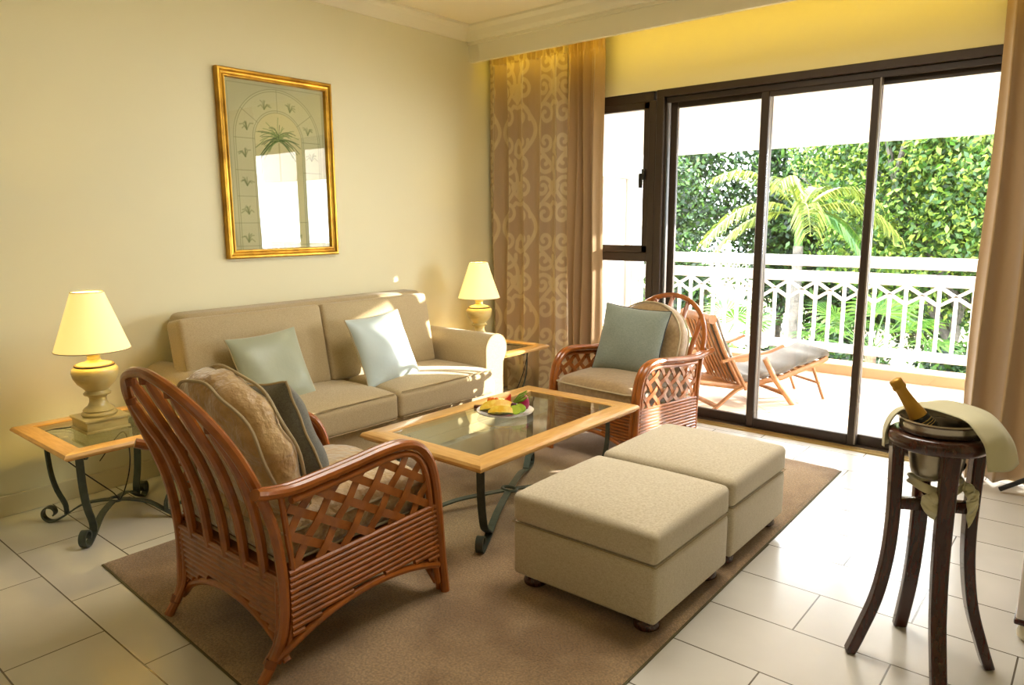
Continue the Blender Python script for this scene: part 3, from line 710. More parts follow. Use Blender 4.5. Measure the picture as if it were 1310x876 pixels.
# ------------------------------------------------------------------ coffee table and fruit
CT = (-2.165, 2.565)
ct = empty('coffee_table', (CT[0], CT[1], RZ), label='long low coffee table with oak rim, glass top and scrolled iron legs', cat='coffee table')
frame_top(ct, .355, .595, .395, .428, .088)
for sx in (-1, 1):
    for sy in (-1, 1): iron_leg(ct, sx*.255, sy*.475, sx*.262, sy*.50, .395, (0, 0), .065, .034, .040, .024)
B().tube([(.040*cos(a), .026*sin(a), .068) for a in [2*PI*k/20 for k in range(20)]], .008, 6, closed=True).build('hub_ring', IRON, ct)
for sx in (-1, 1):
    for sy in (-1, 1):
        B().tube([(sx*.24+sx*x*.5, sy*.42+sy*x, z) for x, z in scroll(.0, .36, .030, PI/2, .8, True, 16)], .006, 6).build('bracket_scroll', IRON, ct)
ZT = RZ+.4235
PC = (-2.235, 2.62)
plate = empty('fruit_plate', (PC[0], PC[1], ZT+.0005), label='white oval plate of cut fruit on the coffee table', cat='plate')
b = B().lathe([(.001, .004), (.055, .004), (.075, .008), (.118, .018), (.122, .020), (.120, .014), (.08, .003), (.055, 0), (.001, 0)], (0, 0, 0), 48); b.build('plate_body', PORC, plate, True, 60)
PINE = mat('pineapple flesh', '#e8b41c', .4, noise=('#f2cf4e', 40, .4, .6), bump=(60, .4, .003)); RIND = mat('pineapple rind', '#8a7a1e', .7, noise=('#4a4a14', 40, .4, .6), bump=(60, 1, .006))
LIME = mat('lime green skin', '#7fae1e', .35); LIMF = mat('lime flesh', '#b9cf4a', .35); DRAG = mat('magenta pitaya', '#b30f4e', .35, noise=('#7c0a3a', 30, .4, .7))
REDW = mat('red melon flesh', '#d8402f', .35); ORB = mat('orange berry', '#e0701a', .35); GRNL = leafmat('pineapple leaf', '#5e7a28', '#8fa83e', .2); PURP = mat('purple grape', '#4a1030', .3)
FZ = ZT+.0105; KS = 1.2; before = set(bpy.data.objects)
vd = Vector((.76, .65, 0))                                    # photo left to right on the plate
fd = Vector((-.64, .77, 0))                                   # away from the camera
def wedge(name, cen, L_, r, yaw, lab, cat, flesh, rind, rindth=.006, roll=PI/2, arc=1.4):
    e = empty(name, cen, yaw, lab, cat); n = 14
    def f(r0, r1): 
        b = B(); vs = []; m = 11; st = 9
        for j in range(st):
            t = -1+2*j/(st-1); k = max(.12, (1-abs(t)**2.6))**.5
            for i in range(m): a = roll-arc/2+arc*i/(m-1)-PI; vs.append((t*L_/2, r1*k*cos(a), r1*k*(1+sin(a))))
            for i in range(m): a = roll-arc/2+arc*(m-1-i)/(m-1)-PI; vs.append((t*L_/2, r0*k*cos(a), r1*k+r0*k*sin(a)))
        q = 2*m; fs = [tuple(range(q))[::-1], tuple(range((st-1)*q, st*q))]
        for j in range(st-1): fs += [(j*q+i, j*q+(i+1) % q, (j+1)*q+(i+1) % q, (j+1)*q+i) for i in range(q)]
        return b.add(vs, fs)
    f(.001, r-rindth).build('flesh', flesh, e); f(r-rindth+.0002, r).build('rind', rind, e)
    return e
def at(u, v, z=0): p = Vector((PC[0], PC[1], FZ))+vd*(u*KS)+fd*(v*KS); p.z += z*KS; return p
ya = math.atan2(vd.y, vd.x)
w1_ = wedge('pineapple_wedge', at(-.030, .012, .004), .150, .052, ya+.10, 'long pineapple wedge with its leafy green crown, at the back of the plate', 'fruit', PINE, RIND)
b = B()
for k in range(16):
    a = k*2.4; s_ = .2+.012*k; d = Vector((1, cos(a)*.30, sin(a)*.30+.55)).normalized(); p0 = Vector((.064, 0, .030)); L_ = .062+.02*random.random()
    sd = d.orthogonal().normalized(); q = p0+d*L_*.5+Vector((0, cos(a), sin(a)))*.008; tip = p0+d*L_
    b.add([p0-sd*.005, p0+sd*.005, q+sd*.005, tip, q-sd*.005, q+Vector((0, cos(a), sin(a)))*.003], [(0, 1, 2, 5), (0, 5, 4), (5, 2, 3), (5, 3, 4)])
b.build('crown_leaves', GRNL, w1_, False)
wedge('pineapple_wedge', at(-.012, -.046, .002), .115, .043, ya-.12, 'short pineapple wedge with brown rind, front of the plate', 'fruit', PINE, RIND)
def lime(u, v, yaw, lab):
    e = empty('lime_half', at(u, v), yaw, lab, 'fruit', 'cut limes on the fruit plate')
    prof = [(.001, 0)]+[(.019*sin(PI/2*k/8)**.8, .019-.019*cos(PI/2*k/8)) for k in range(1, 9)]
    X = Matrix.Translation((0, 0, .019)) @ Matrix.Rotation(math.radians(62), 4, 'X') @ Matrix.Diagonal((1.5, 1, 1, 1)) @ Matrix.Translation((0, 0, -.008))
    B().lathe(prof, (0, 0, 0), 24, xf=X).build('peel', LIME, e); B().lathe([(.0175, .0188), (.017, .0196), (.001, .0198)], (0, 0, 0), 24, xf=X).build('cut_face', LIMF, e)
lime(.045, -.052, ya-.5, 'green lime piece at the front rim of the plate'); lime(.066, -.028, ya-.75, 'green lime piece just behind the front one')
def blob(name, cen, r, sq, m, lab, cat, seed, group=None, spikes=0):
    rs = random.Random(seed); e = B(); n, k = 16, 10; vs = []
    ph = [rs.uniform(0, 6) for _ in range(4)]
    def f(u, v):
        a = 2*PI*u; t = PI*v; q = r*(1+.08*sin(3*a+ph[0])*sin(2*t)+.06*sin(5*t+ph[1])+spikes*max(0, sin(5*a+3*t*2))**4)
        return (q*sq[0]*sin(t)*cos(a), q*sq[1]*sin(t)*sin(a), q*sq[2]*(1-cos(t)) if False else q*sq[2]*(-cos(t))+r*sq[2])
    e.grid(n, k, f, wrapu=True); o = e.build(name, m, None, True, 70); o.location = cen; o.rotation_euler = (0, 0, ya+rs.uniform(-.4, .4)); return tag(o, lab, cat, group)
blob('dragon_fruit', at(.074, .026), .026, (1.0, .8, 1.3), DRAG, 'magenta dragon fruit piece at the right of the plate', 'fruit', 3, spikes=.12)
blob('purple_fig', at(.035, .010, .0), .017, (1, 1, 1), PURP, 'dark purple fruit between the pineapple and the dragon fruit', 'fruit', 4)
e = empty('melon_slice', at(-.005, .062, .0), ya+.25, 'thin red melon slice standing at the back of the plate', 'fruit')
B().add([(-.030, 0, .003), (.030, 0, .003), (.030, 0, .056), (-.030, .012, .003), (.030, .012, .003), (.030, .012, .056)], [(0, 1, 2), (3, 5, 4), (0, 3, 4, 1), (1, 4, 5, 2), (2, 5, 3, 0)]).build('flesh', REDW, e, False)
for k in range(13):
    o = blob('orange_berry', at(-.066+.015*(k % 5), .047-.004*(k//5), .002+.0145*(k//5)), .0098, (1, 1, 1), ORB, 'small orange berry in the cluster at the back left of the plate', 'fruit', 20+k, 'orange berries on the fruit plate')
tag(B().bbox((-.024, -.010, 0), (.024, .010, .012), .003).build('snack_packet', mat('brown packet', '#6b3a1c', .4), loc=at(-.11, .10, -.0088)), 'small brown packet on the glass behind the fruit plate', 'packet')
bpy.data.objects['snack_packet'].rotation_euler = (0, 0, ya)

for o in bpy.data.objects:
    if o not in before and o.parent is None: o.scale = (KS, KS, KS)
plate.scale = (1.16, 1.16, 1.1)

# ------------------------------------------------------------------ ottomans
def make_ottoman(loc, label, sx, sy):
    e = empty('ottoman', loc, 0, label, 'ottoman', 'square beige ottomans')
    B().rbox((0, 0, .15), (sx, sy, .205), .018, n=6).build('body', OTTO, e)
    def cr(x, y, z):
        u, v = x/(sx/2), y/(sy/2); k = max(0, 1-abs(u)**2.5)*max(0, 1-abs(v)**2.5); return (x, y, z+(.028*k**.8 if z > 0 else 0))
    lid = B().rbox((0, 0, .3115), (sx+.004, sy+.004, .113), .025, cr, n=10, k=5).build('padded_lid', OTTO, e)
    for zz in (.256,): 
        q = [(a*(sx/2+.001), c_*(sy/2+.001), zz) for a, c_ in ((-1, -1), (1, -1), (1, 1), (-1, 1))]
        B().tube(q, .0015, 6, closed=True).build('piping', SOFAP, lid)
    for a in (-1, 1):
        for c_ in (-1, 1): B().lathe([(.034, 0), (.044, .008), (.046, .02), (.040, .034), (.032, .05)], (a*(sx/2-.062), c_*(sy/2-.062), 0), 24).build('bun_foot', MAHOG, e)
    return e
make_ottoman((-1.333, 2.238, RZ), 'beige linen ottoman nearest the camera, in front of its twin', .60, .575)
o2 = make_ottoman((-1.338, 2.862, RZ), 'beige linen ottoman beyond the nearest one, towards the glass doors', .60, .575)

# ------------------------------------------------------------------ rattan armchairs (local: front = +y, rear foot line y=0)
def make_chair(loc, rz, label, cushm, crumple):
    e = empty('rattan_armchair', loc, rz, label, 'armchair', 'matching rattan armchairs')
    HX = .335
    # rear posts and arch of the back in one cane
    def backy(z): 
        return np.interp(z, [0, .09, .30, .47, .62, .75, .93], [-.015, .045, .055, .035, -.01, -.065, -.155])
    AZ = .60; AR = .335
    arch = []
    for i in range(25):
        a = PI*i/24; x = .325*cos(a); z = AZ+.335*sin(a)**.9 if sin(a) > 0 else AZ; arch.append((x, backy(z), z))
    pr = [(.30, -.02, 0), (.305, .03, .075), (.322, .05, .16), (.328, .055, .30), (.33, .035, .47)]
    path = smoothpath([Vector(p) for p in pr]+[Vector(a) for a in arch[::2]]+[Vector((-p[0], p[1], p[2])) for p in pr[::-1]], 4)
    B().tube(path, .0165, 10).build('back_arch', RATTAN, e)
    inner = [(x*.90, y+.004, AZ+(z-AZ)*.90) for x, y, z in arch]
    pr2 = [(.295, .055, .30), (.297, .037, .47)]
    # spindles
    for k in range(5):
        x = -.225+.1125*k
        zt = AZ+.335*math.sqrt(max(0, 1-(x*1.12/.325)**2))**.9
        P = smoothpath([(x, .058, .29), (x*1.02, .040, .46), (x*1.08, -.005, .62), (x*1.12, backy((.62+zt)/2), (.62+zt)/2), (x*1.12, backy(zt), zt)], 5)
        B().tube(P, [.016]*(len(P)-3)+[.0155, .013, .012], 9).build('back_spindle', RATTAN, e)
        q = Vector((x*1.12, backy(zt-.012), zt-.012))
        B().tube([q+Vector((0, .002, -.02)), q+Vector((0, 0, .0))], .0168, 10).build('binding', BIND, e)
    # arms
    for sg in (-1, 1):
        def armpath(dx, inset):
            raw = [(.378, -.045, .622), (.362, .0, .606), (.347, .09, .590), (.338, .20, .592), (.336, .33, .602), (.336, .45, .614), (.336, .54, .612), (.336, .605, .588), (.336, .650, .535), (.336, .675, .46), (.335, .690, .34), (.333, .702, .18), (.330, .722, 0)]
            out = []
            for i, (x, y, z) in enumerate(raw):
                if inset:
                    if i < 2 : continue
                    t = Vector(raw[min(i+1, 12)])-Vector(raw[i-1]); nrm = Vector((0, t.z, -t.y)).normalized()
                    y += nrm.y*inset; z += nrm.z*inset
                    if i == 12: z = .045; y = raw[12][1]-inset
                out.append((sg*(x+dx), y, z))
            return smoothpath(out, 5)
        B().tube(armpath(0, 0), .0175, 10).build('arm_rail', RATTAN, e)
        B().tube(armpath(-.030, 0)[4:], .0145, 10).build('arm_rail', RATTAN, e)
        P = armpath(-.004, .033)
        B().tube(P, .0125, 9).build('front_leg_cane', RATTAN, e)
        # binding rings
        for q, t in (((sg*.345, .055, .592), (0, 1, -.1)), ((sg*.302, .012, .05), (0, .5, 1))):
            q = Vector(q); t = Vector(t).normalized(); B().tube([q-t*.012, q+t*.012], .0188, 16).build('binding', BIND, e)
        # side inner rear cane
        B().tube(smoothpath([(sg*.306, .035, .045), (sg*.322, .07, .12), (sg*.331, .088, .30), (sg*.331, .075, .45), (sg*.333, .06, .585)], 5), .010, 8).build('rear_cane', RATTAN, e)
        B().tube(smoothpath([(sg*.284, .005, .045), (sg*.293, .045, .12), (sg*.299, .055, .30)], 5), .010, 8).build('rear_cane', RATTAN, e)
        # lattice panel
        poly = [(.085, .335), (.645, .352), (.648, .43), (.640, .50), (.612, .552), (.56, .585), (.46, .588), (.30, .574), (.10, .568), (.07, .50)]
        def clip(a, d):
            ts = []
            n = len(poly)
            for i in range(n):
                p, q = Vector(poly[i]), Vector(poly[(i+1) % n]); r = q-p; den = d.x*r.y-d.y*r.x
                if abs(den) < 1e-9: continue
                w_ = p-a; t = (w_.x*r.y-w_.y*r.x)/den; u = (w_.x*d.y-w_.y*d.x)/den
                if 0 <= u < 1: ts.append(t)
            return (min(ts), max(ts)) if len(ts) >= 2 else None
        dA = Vector((cos(math.radians(-31)), sin(math.radians(-31)))); dB = Vector((cos(math.radians(52)), sin(math.radians(52))))
        sp = .074; k0 = Vector((.36, .45))
        cr_ = dA.x*dB.y-dA.y*dB.x
        for fam, d, o_, ph in (('A', dA, dB, 0), ('B', dB, dA, PI)):
            step = sp/abs(cr_)
            for i in range(-8, 9):
                a = k0+o_*(i*step); c_ = clip(a, d)
                if not c_ or c_[1]-c_[0] < .03: continue
                A_, B_ = a+d*c_[0], a+d*c_[1]
                wv = lambda x, c0=c_[0], i=i, ph=ph: .0035*cos(PI*((x+c0)/step)+PI*i+ph)
                B().strip((sg*.333, A_.x, A_.y), (sg*.333, B_.x, B_.y), .027, .004, (1, 0, 0), wave=wv).build('lattice_strap', STRAP, e, False)
        # side apron: stacked canes over an arched rail
        archz = lambda y: .045+.125*max(0, 1-((y-.40)/.40)**2)**.75 if abs(y-.4) < .4 else .045
        b = B()
        for k in range(11):
            z0 = .328-.0195*k
            ys = [y for y in np.linspace(.07, .69, 60) if archz(y)+.012 < z0]
            # rails tilt slightly upward to the front as in the arch
            runs = []
            cur = []
            for y in np.linspace(.07, .685, 60):
                zz = z0+.022*(y-.07)/.6
                if archz(y)+.016 < zz: cur.append((sg*.334, y, zz))
                else:
                    if len(cur) > 3: runs.append(cur)
                    cur = []
            if len(cur) > 3: runs.append(cur)
            for r_c in runs: b.tube([r_c[0], r_c[-1]], .0098, 8)
        b.build('side_apron', RATTAN, e)
        B().tube(smoothpath([(sg*.304, .022, .055), (sg*.322, .06, .085)]+[(sg*.333, y, archz(y)) for y in np.linspace(.12, .685, 9)], 4), .0135, 9).build('arched_rail', RATTAN, e)
    # back and front aprons
    for yy, nm in ((.055, 'back_apron'), (.685, 'front_apron')):
        b = B(); az = lambda x: .035+.135*max(0, 1-(x/.33)**2)**.7
        for k in range(12):
            z0 = (.305 if nm[0] == 'b' else .335)-.0195*k; runs = []; cur = []
            for x in np.linspace(-.315, .315, 60):
                if az(x)+.014 < z0: cur.append((x, yy, z0))
                else:
                    if len(cur) > 3: runs.append(cur)
                    cur = []
            if len(cur) > 3: runs.append(cur)
            for r_c in runs: b.tube([r_c[0], r_c[-1]], .0098, 8)
        b.build(nm, RATTAN, e)
        B().tube(smoothpath([(x, yy, az(x)) for x in np.linspace(-.325, .325, 13)], 4), .0135, 9).build('arched_rail', RATTAN, e)
    B().bbox((-.315, .06, .305), (.315, .685, .32), .004).build('seat_deck', BIND, e)
    # seat cushion
    r_ = random.Random(31 if crumple else 5)
    def cr(x, y, z):
        u, v = x/.30, y/.32; k = max(0, 1-abs(u)**2.2)*max(0, 1-abs(v)**2.2); w_ = .006*crumple*sin(23*x+5*y)*sin(17*y-6*x)
        f = 1+(.05 if y > .2 else 0)*(1-abs(u)**2)
        return (x, y*f, z+(.055*k**.6+w_ if z > 0 else 0))
    sc = B().rbox((0, .385, .392), (.60, .62, .13), .055, cr, n=14, k=5).build('seat_cushion', cushm, e)
    for zz in (.345, .437): B().tube([(a*.298, .385+c_*.308, zz) for a, c_ in [(-.85, -1), (.85, -1), (.97, -.97), (1, -.85), (1, .85), (.97, .97), (.85, 1.03), (0, 1.06), (-.85, 1.03), (-.97, .97), (-1, .85), (-1, -.85), (-.97, -.97)]], .005, 6, closed=True).build('piping', CORD, sc)
    # back cushion: round headed, boxed edge with piping, leaning on the spindles
    def rad(a):     # outline radius about (0,.0): rounded top, squarer bottom
        c_, s_ = abs(cos(a)), sin(a)
        if s_ > 0: return 1/((c_/.275)**2.05+(s_/.25)**2.05)**(1/2.05)
        return 1/((c_/.275)**5+(-s_/.26)**5)**(1/5)
    T = .075
    Xc = Matrix.Translation((0, .115, .665)) @ Matrix.Rotation(math.radians(16), 4, 'X')
    def body(u, v):
        a = 2*PI*u; t = PI*v; rr = rad(a); s1 = sin(t)**.42; c1 = cos(t)
        q = rr*s1*(1+crumple*(.010*sin(14*a)+.014*sin(31*a+3*c1)*max(0, 1-abs(c1)*1.3))); th = T*math.copysign(abs(c1)**.75, c1)
        wv = crumple*.010*sin(a*9+2)*s1*s1*(1 if c1 != 0 else 0)
        return (q*cos(a), -th*1.0+wv, q*sin(a))
    bc = B().grid(72, 27, body, wrapu=True, xf=Xc).build('back_cushion', cushm, e, True, 80)
    for off_ in (-.052, .052):
        P = []
        for i in range(60):
            a = 2*PI*i/60; rr = rad(a)*.965; P.append((rr*cos(a), off_+crumple*.006*sin(a*7+off_*40), rr*sin(a)*(1+.006*sin(a*11))))
        B().tube(P, .0055, 7, closed=True, xf=Xc).build('piping', CORD, bc)
    return e
C1 = (-2.132, 1.035); C2 = (-2.16, 4.03)
ch1 = make_chair((C1[0], C1[1], RZ), 0, 'rattan armchair seen from behind, nearest the camera', VELV, 1)
a2 = PI-math.radians(6)
ch2 = make_chair((C2[0], C2[1], RZ), a2, 'rattan armchair by the glass doors, facing the camera', VELV2, .25); ch2.scale = (.95, .95, .95)
p1 = pillow('throw_pillow', .42, .19, TEAL2, CORD, (-2.115, 1.285, .665), (math.radians(17), math.radians(-8), math.radians(0)), 'dark slate pillow with cream cord on the rattan chair nearest the camera', seed=5, pipe=.0045)
p2 = pillow('throw_pillow', .42, .15, TEAL, BLACK, (-2.18, 3.72, .665), (math.radians(-20), math.radians(4), math.radians(6)), 'grey blue pillow with dark cord on the rattan chair by the doors', seed=6, pipe=.004)

# ------------------------------------------------------------------ champagne stand
SCN = (-.352, 2.415)
stand = empty('bucket_stand', (SCN[0], SCN[1], 0), label='dark mahogany round stand with four splayed legs, at the right', cat='stand')
b = B().lathe([(.092, 0), (.128, 0), (.134, .006), (.137, .022), (.133, .038), (.125, .044), (.098, .044), (.092, .038), (.092, 0)], (0, 0, .706), 64, caps=False); b.build('ring_top', MAHOG, stand, True, 50)
for k in range(4):
    a = math.radians(206.6+90*k); d = Vector((cos(a), sin(a), 0)); sd = Vector((-sin(a), cos(a), 0))
    prof = [(.200, 0), (.172, .08), (.135, .20), (.114, .33), (.107, .45), (.108, .58), (.112, .718)]
    P = smoothpath([Vector((r, z, 0)) for r, z in prof], 4); wd = .047; th = .034; vs = []; fs = []
    m = len(P)
    for i, q in enumerate(P):
        t = (P[min(i+1, m-1)]-P[max(i-1, 0)]).normalized(); n_ = Vector((t.y, -t.x, 0))
        k2 = 1-.12*(1-i/m)
        for s1, s2 in ((-1, -1), (1, -1), (1, 1), (-1, 1)):
            w2 = q+n_*s2*th/2*k2; vs.append(d*w2.x+Vector((0, 0, max(0, w2.y)))+sd*s1*wd/2*k2)
    for i in range(m-1):
        for j in range(4): fs.append((i*4+j, i*4+(j+1) % 4, i*4+4+(j+1) % 4, i*4+4+j))
    fs += [(3, 2, 1, 0), (m*4-4, m*4-3, m*4-2, m*4-1)]
    b = B().add(vs, fs); o = b.build('leg', MAHOG, stand, True, 40); md = o.modifiers.new('bev', 'BEVEL'); md.width = .005; md.segments = 2
for k in range(2):
    a = math.radians(206.6+90*k); B().bbox((-.10, -.014, .50), (.10, .014, .535), .003, xf=Matrix.Rotation(a, 4, 'Z')).build('cross_stretcher', MAHOG, stand)
bk = empty('ice_bucket', (SCN[0], SCN[1], .612), label='silver ice bucket sunk in the top of the wooden stand', cat='ice bucket')
b = B().lathe([(.001, 0), (.058, 0), (.066, .006), (.072, .04), (.080, .10), (.089, .138), (.089, .160), (.0865, .160), (.078, .10), (.070, .04), (.060, .010), (.001, .008)], (0, 0, 0), 56); b.build('bucket_body', SILVER, bk, True, 60)
B().lathe([(.087, .139), (.104, .1395), (.108, .144), (.108, .164), (.110, .172), (.113, .176), (.110, .180), (.104, .178), (.100, .168), (.088, .162), (.087, .139)], (0, 0, 0), 64, caps=False).build('rim', STEELI, bk, True, 50)
bot = empty('champagne_bottle', (SCN[0]+.045, SCN[1]+.025, .628), label='champagne bottle with gold foil neck leaning in the ice bucket', cat='bottle')
dirv = Vector((-.475+.0, 2.37, .90))-Vector(bot.location); Q = dirv.to_track_quat('Z', 'Y').to_matrix().to_4x4()
LB = dirv.length
B().lathe([(.001, .0), (.034, 0), (.040, .006), (.041, .10), (.040, .13), (.034, LB*.5), (.028, LB*.58), (.026, LB*.60)], (0, 0, 0), 32, xf=Q).build('bottle_glass', BOTG, bot, True, 60)
B().lathe([(.0268, LB*.56), (.0255, LB*.62), (.020, LB*.72), (.0165, LB*.84), (.0160, LB*.89), (.0195, LB*.905), (.0195, LB*.93), (.0175, LB*.94), (.0185, LB*.965), (.0175, LB*.99), (.010, LB*1.0), (.001, LB*1.002)], (0, 0, 0), 32, xf=Q).build('gold_foil', FOIL, bot, True, 60)
B().lathe([(.0352, LB*.485), (.0298, LB*.555), (.0275, LB*.59)], (0, 0, 0), 32, xf=Q, caps=False).build('neck_label', BLKL, bot)
for z_ in (.505, .525, .55): r_n = np.interp(z_, [.485, .555, .59], [.0355, .0301, .0278]); B().lathe([(r_n+.0004, LB*z_), (r_n+.0001, LB*(z_+.006))], (0, 0, 0), 32, xf=Q, caps=False).build('label_stripe', GOLDL, bot)
# draped napkin over the bucket
def cloth(name, rows, m, label, cat='napkin', nu=40, nv=18, wob=.004, seed=0, parent=None):
    """rows: list of polylines (control points) lofted into a cloth"""
    R = [smoothpath([Vector(p) for p in r], 8) for r in rows]; R = [[r[min(len(r)-1, int(i*(len(r)-1)/(nu-1)+.5))] for i in range(nu)] for r in R]
    cols = [smoothpath([r[i] for r in R], 6) for i in range(nu)]; nv = len(cols[0]); rs = random.Random(seed); p = [rs.uniform(0, 6) for _ in range(4)]
    vs = [(cols[i][j].x+wob*sin(i*.5+p[0]+j*.3), cols[i][j].y+wob*sin(i*.4+j*.5+p[1]), cols[i][j].z+wob*.6*sin(i*.6-j*.4+p[2])) for j in range(nv) for i in range(nu)]
    b = B().add(vs, [(j*nu+i, j*nu+i+1, (j+1)*nu+i+1, (j+1)*nu+i) for j in range(nv-1) for i in range(nu-1)])
    o = b.build(name, m, parent, True, 180); md = o.modifiers.new('t', 'SOLIDIFY'); md.thickness = .0022; md.offset = 0
    if label: tag(o, label, cat)
    return o
cx, cy = SCN
RT = Vector((.767, .641, 0)); FW_ = Vector((-.641, .767, 0))
def sp(u, v, z): p = Vector((cx, cy, 0))+RT*u+FW_*v; return (p.x, p.y, z)
rows = [[sp(*q) for q in [(-.132, .05, .686), (-.132, .05, .743), (-.108, .05, .788), (-.064, .06, .806), (-.018, .05, .808), (.012, -.03, .806), (.020, -.095, .804), (.030, -.128, .778), (.040, -.148, .748), (.050, -.150, .711), (.056, -.150, .674)]],
        [sp(*q) for q in [(-.120, .09, .679), (-.120, .09, .742), (-.092, .09, .792), (-.047, .09, .808), (.001, .09, .815), (.060, .03, .815), (.090, -.06, .808), (.115, -.100, .775), (.128, -.115, .740), (.135, -.115, .70), (.140, -.112, .664)]],
        [sp(*q) for q in [(-.085, .12, .675), (-.082, .12, .739), (-.057, .12, .776), (-.025, .12, .798), (.022, .12, .808), (.08, .11, .817), (.125, .08, .811), (.163, .03, .798), (.188, .0, .769), (.213, -.02, .719), (.236, -.02, .652)]]]
cloth('linen_napkin', rows, NAPK, 'cream linen napkin draped over the rim of the ice bucket', wob=.0012)
nk = empty('tied_napkin', (cx, cy, .60), label='cream linen napkin knotted under the ice bucket inside the stand legs', cat='napkin')
band = B().grid(40, 7, lambda u, v: ((.072+.006*sin(6*PI*u)+.004*sin(v*9))*cos(2*PI*u), (.072+.006*sin(6*PI*u))*sin(2*PI*u), -.012+.028*(v-.5)+.008*sin(4*PI*u)), wrapu=True).build('twisted_band', NAPK, nk, True, 180)
band.modifiers.new('t', 'SOLIDIFY').thickness = .006
def L3(u, v, z): p = RT*u+FW_*v; return (p.x, p.y, z)
cloth('loose_end', [[L3(-.02, -.075, .0), L3(-.06, -.085, -.01), L3(-.085, -.08, -.035), L3(-.06, -.085, -.085)], [L3(-.015, -.09, -.01), L3(-.04, -.105, -.025), L3(-.05, -.105, -.06), L3(-.025, -.10, -.098)], [L3(-.005, -.09, -.015), L3(-.01, -.10, -.03), L3(-.005, -.10, -.055), L3(.0, -.095, -.08)]], NAPK, None, wob=.002, seed=3, parent=nk)
cloth('loose_end', [[L3(.04, -.07, .0), L3(.05, -.08, -.03), L3(.055, -.08, -.07), L3(.065, -.075, -.125)], [L3(.05, -.065, .005), L3(.075, -.075, -.02), L3(.085, -.075, -.06), L3(.08, -.07, -.110)], [L3(.06, -.055, .01), L3(.09, -.06, -.01), L3(.10, -.06, -.045), L3(.09, -.06, -.09)]], NAPK, None, wob=.002, seed=4, parent=nk)

# white low furniture piece cut off by the right edge
e = empty('white_bench', (.14, 3.05, 0), label='low white furniture piece on a round foot, cut off by the right edge', cat='bench')
B().bbox((-.27, -.32, .075), (.27, .32, .36), .008).build('body', EXTW, e); B().bbox((-.275, -.325, .06), (.275, .325, .08), .006).build('wood_trim', MAHOG, e)
for a in (-1, 1):
    for c_ in (-1, 1): B().lathe([(.018, 0), (.030, .012), (.032, .03), (.024, .05), (.02, .06)], (a*.235, c_*.285, 0), 20).build('bun_foot', PLAST, e)
tag(B().tube([(-.33, 4.25, .02), (.10, 4.22, .34)], .012, 10).build('black_bar', BLACK), 'thin black bar leaning against the right curtain', 'bar')

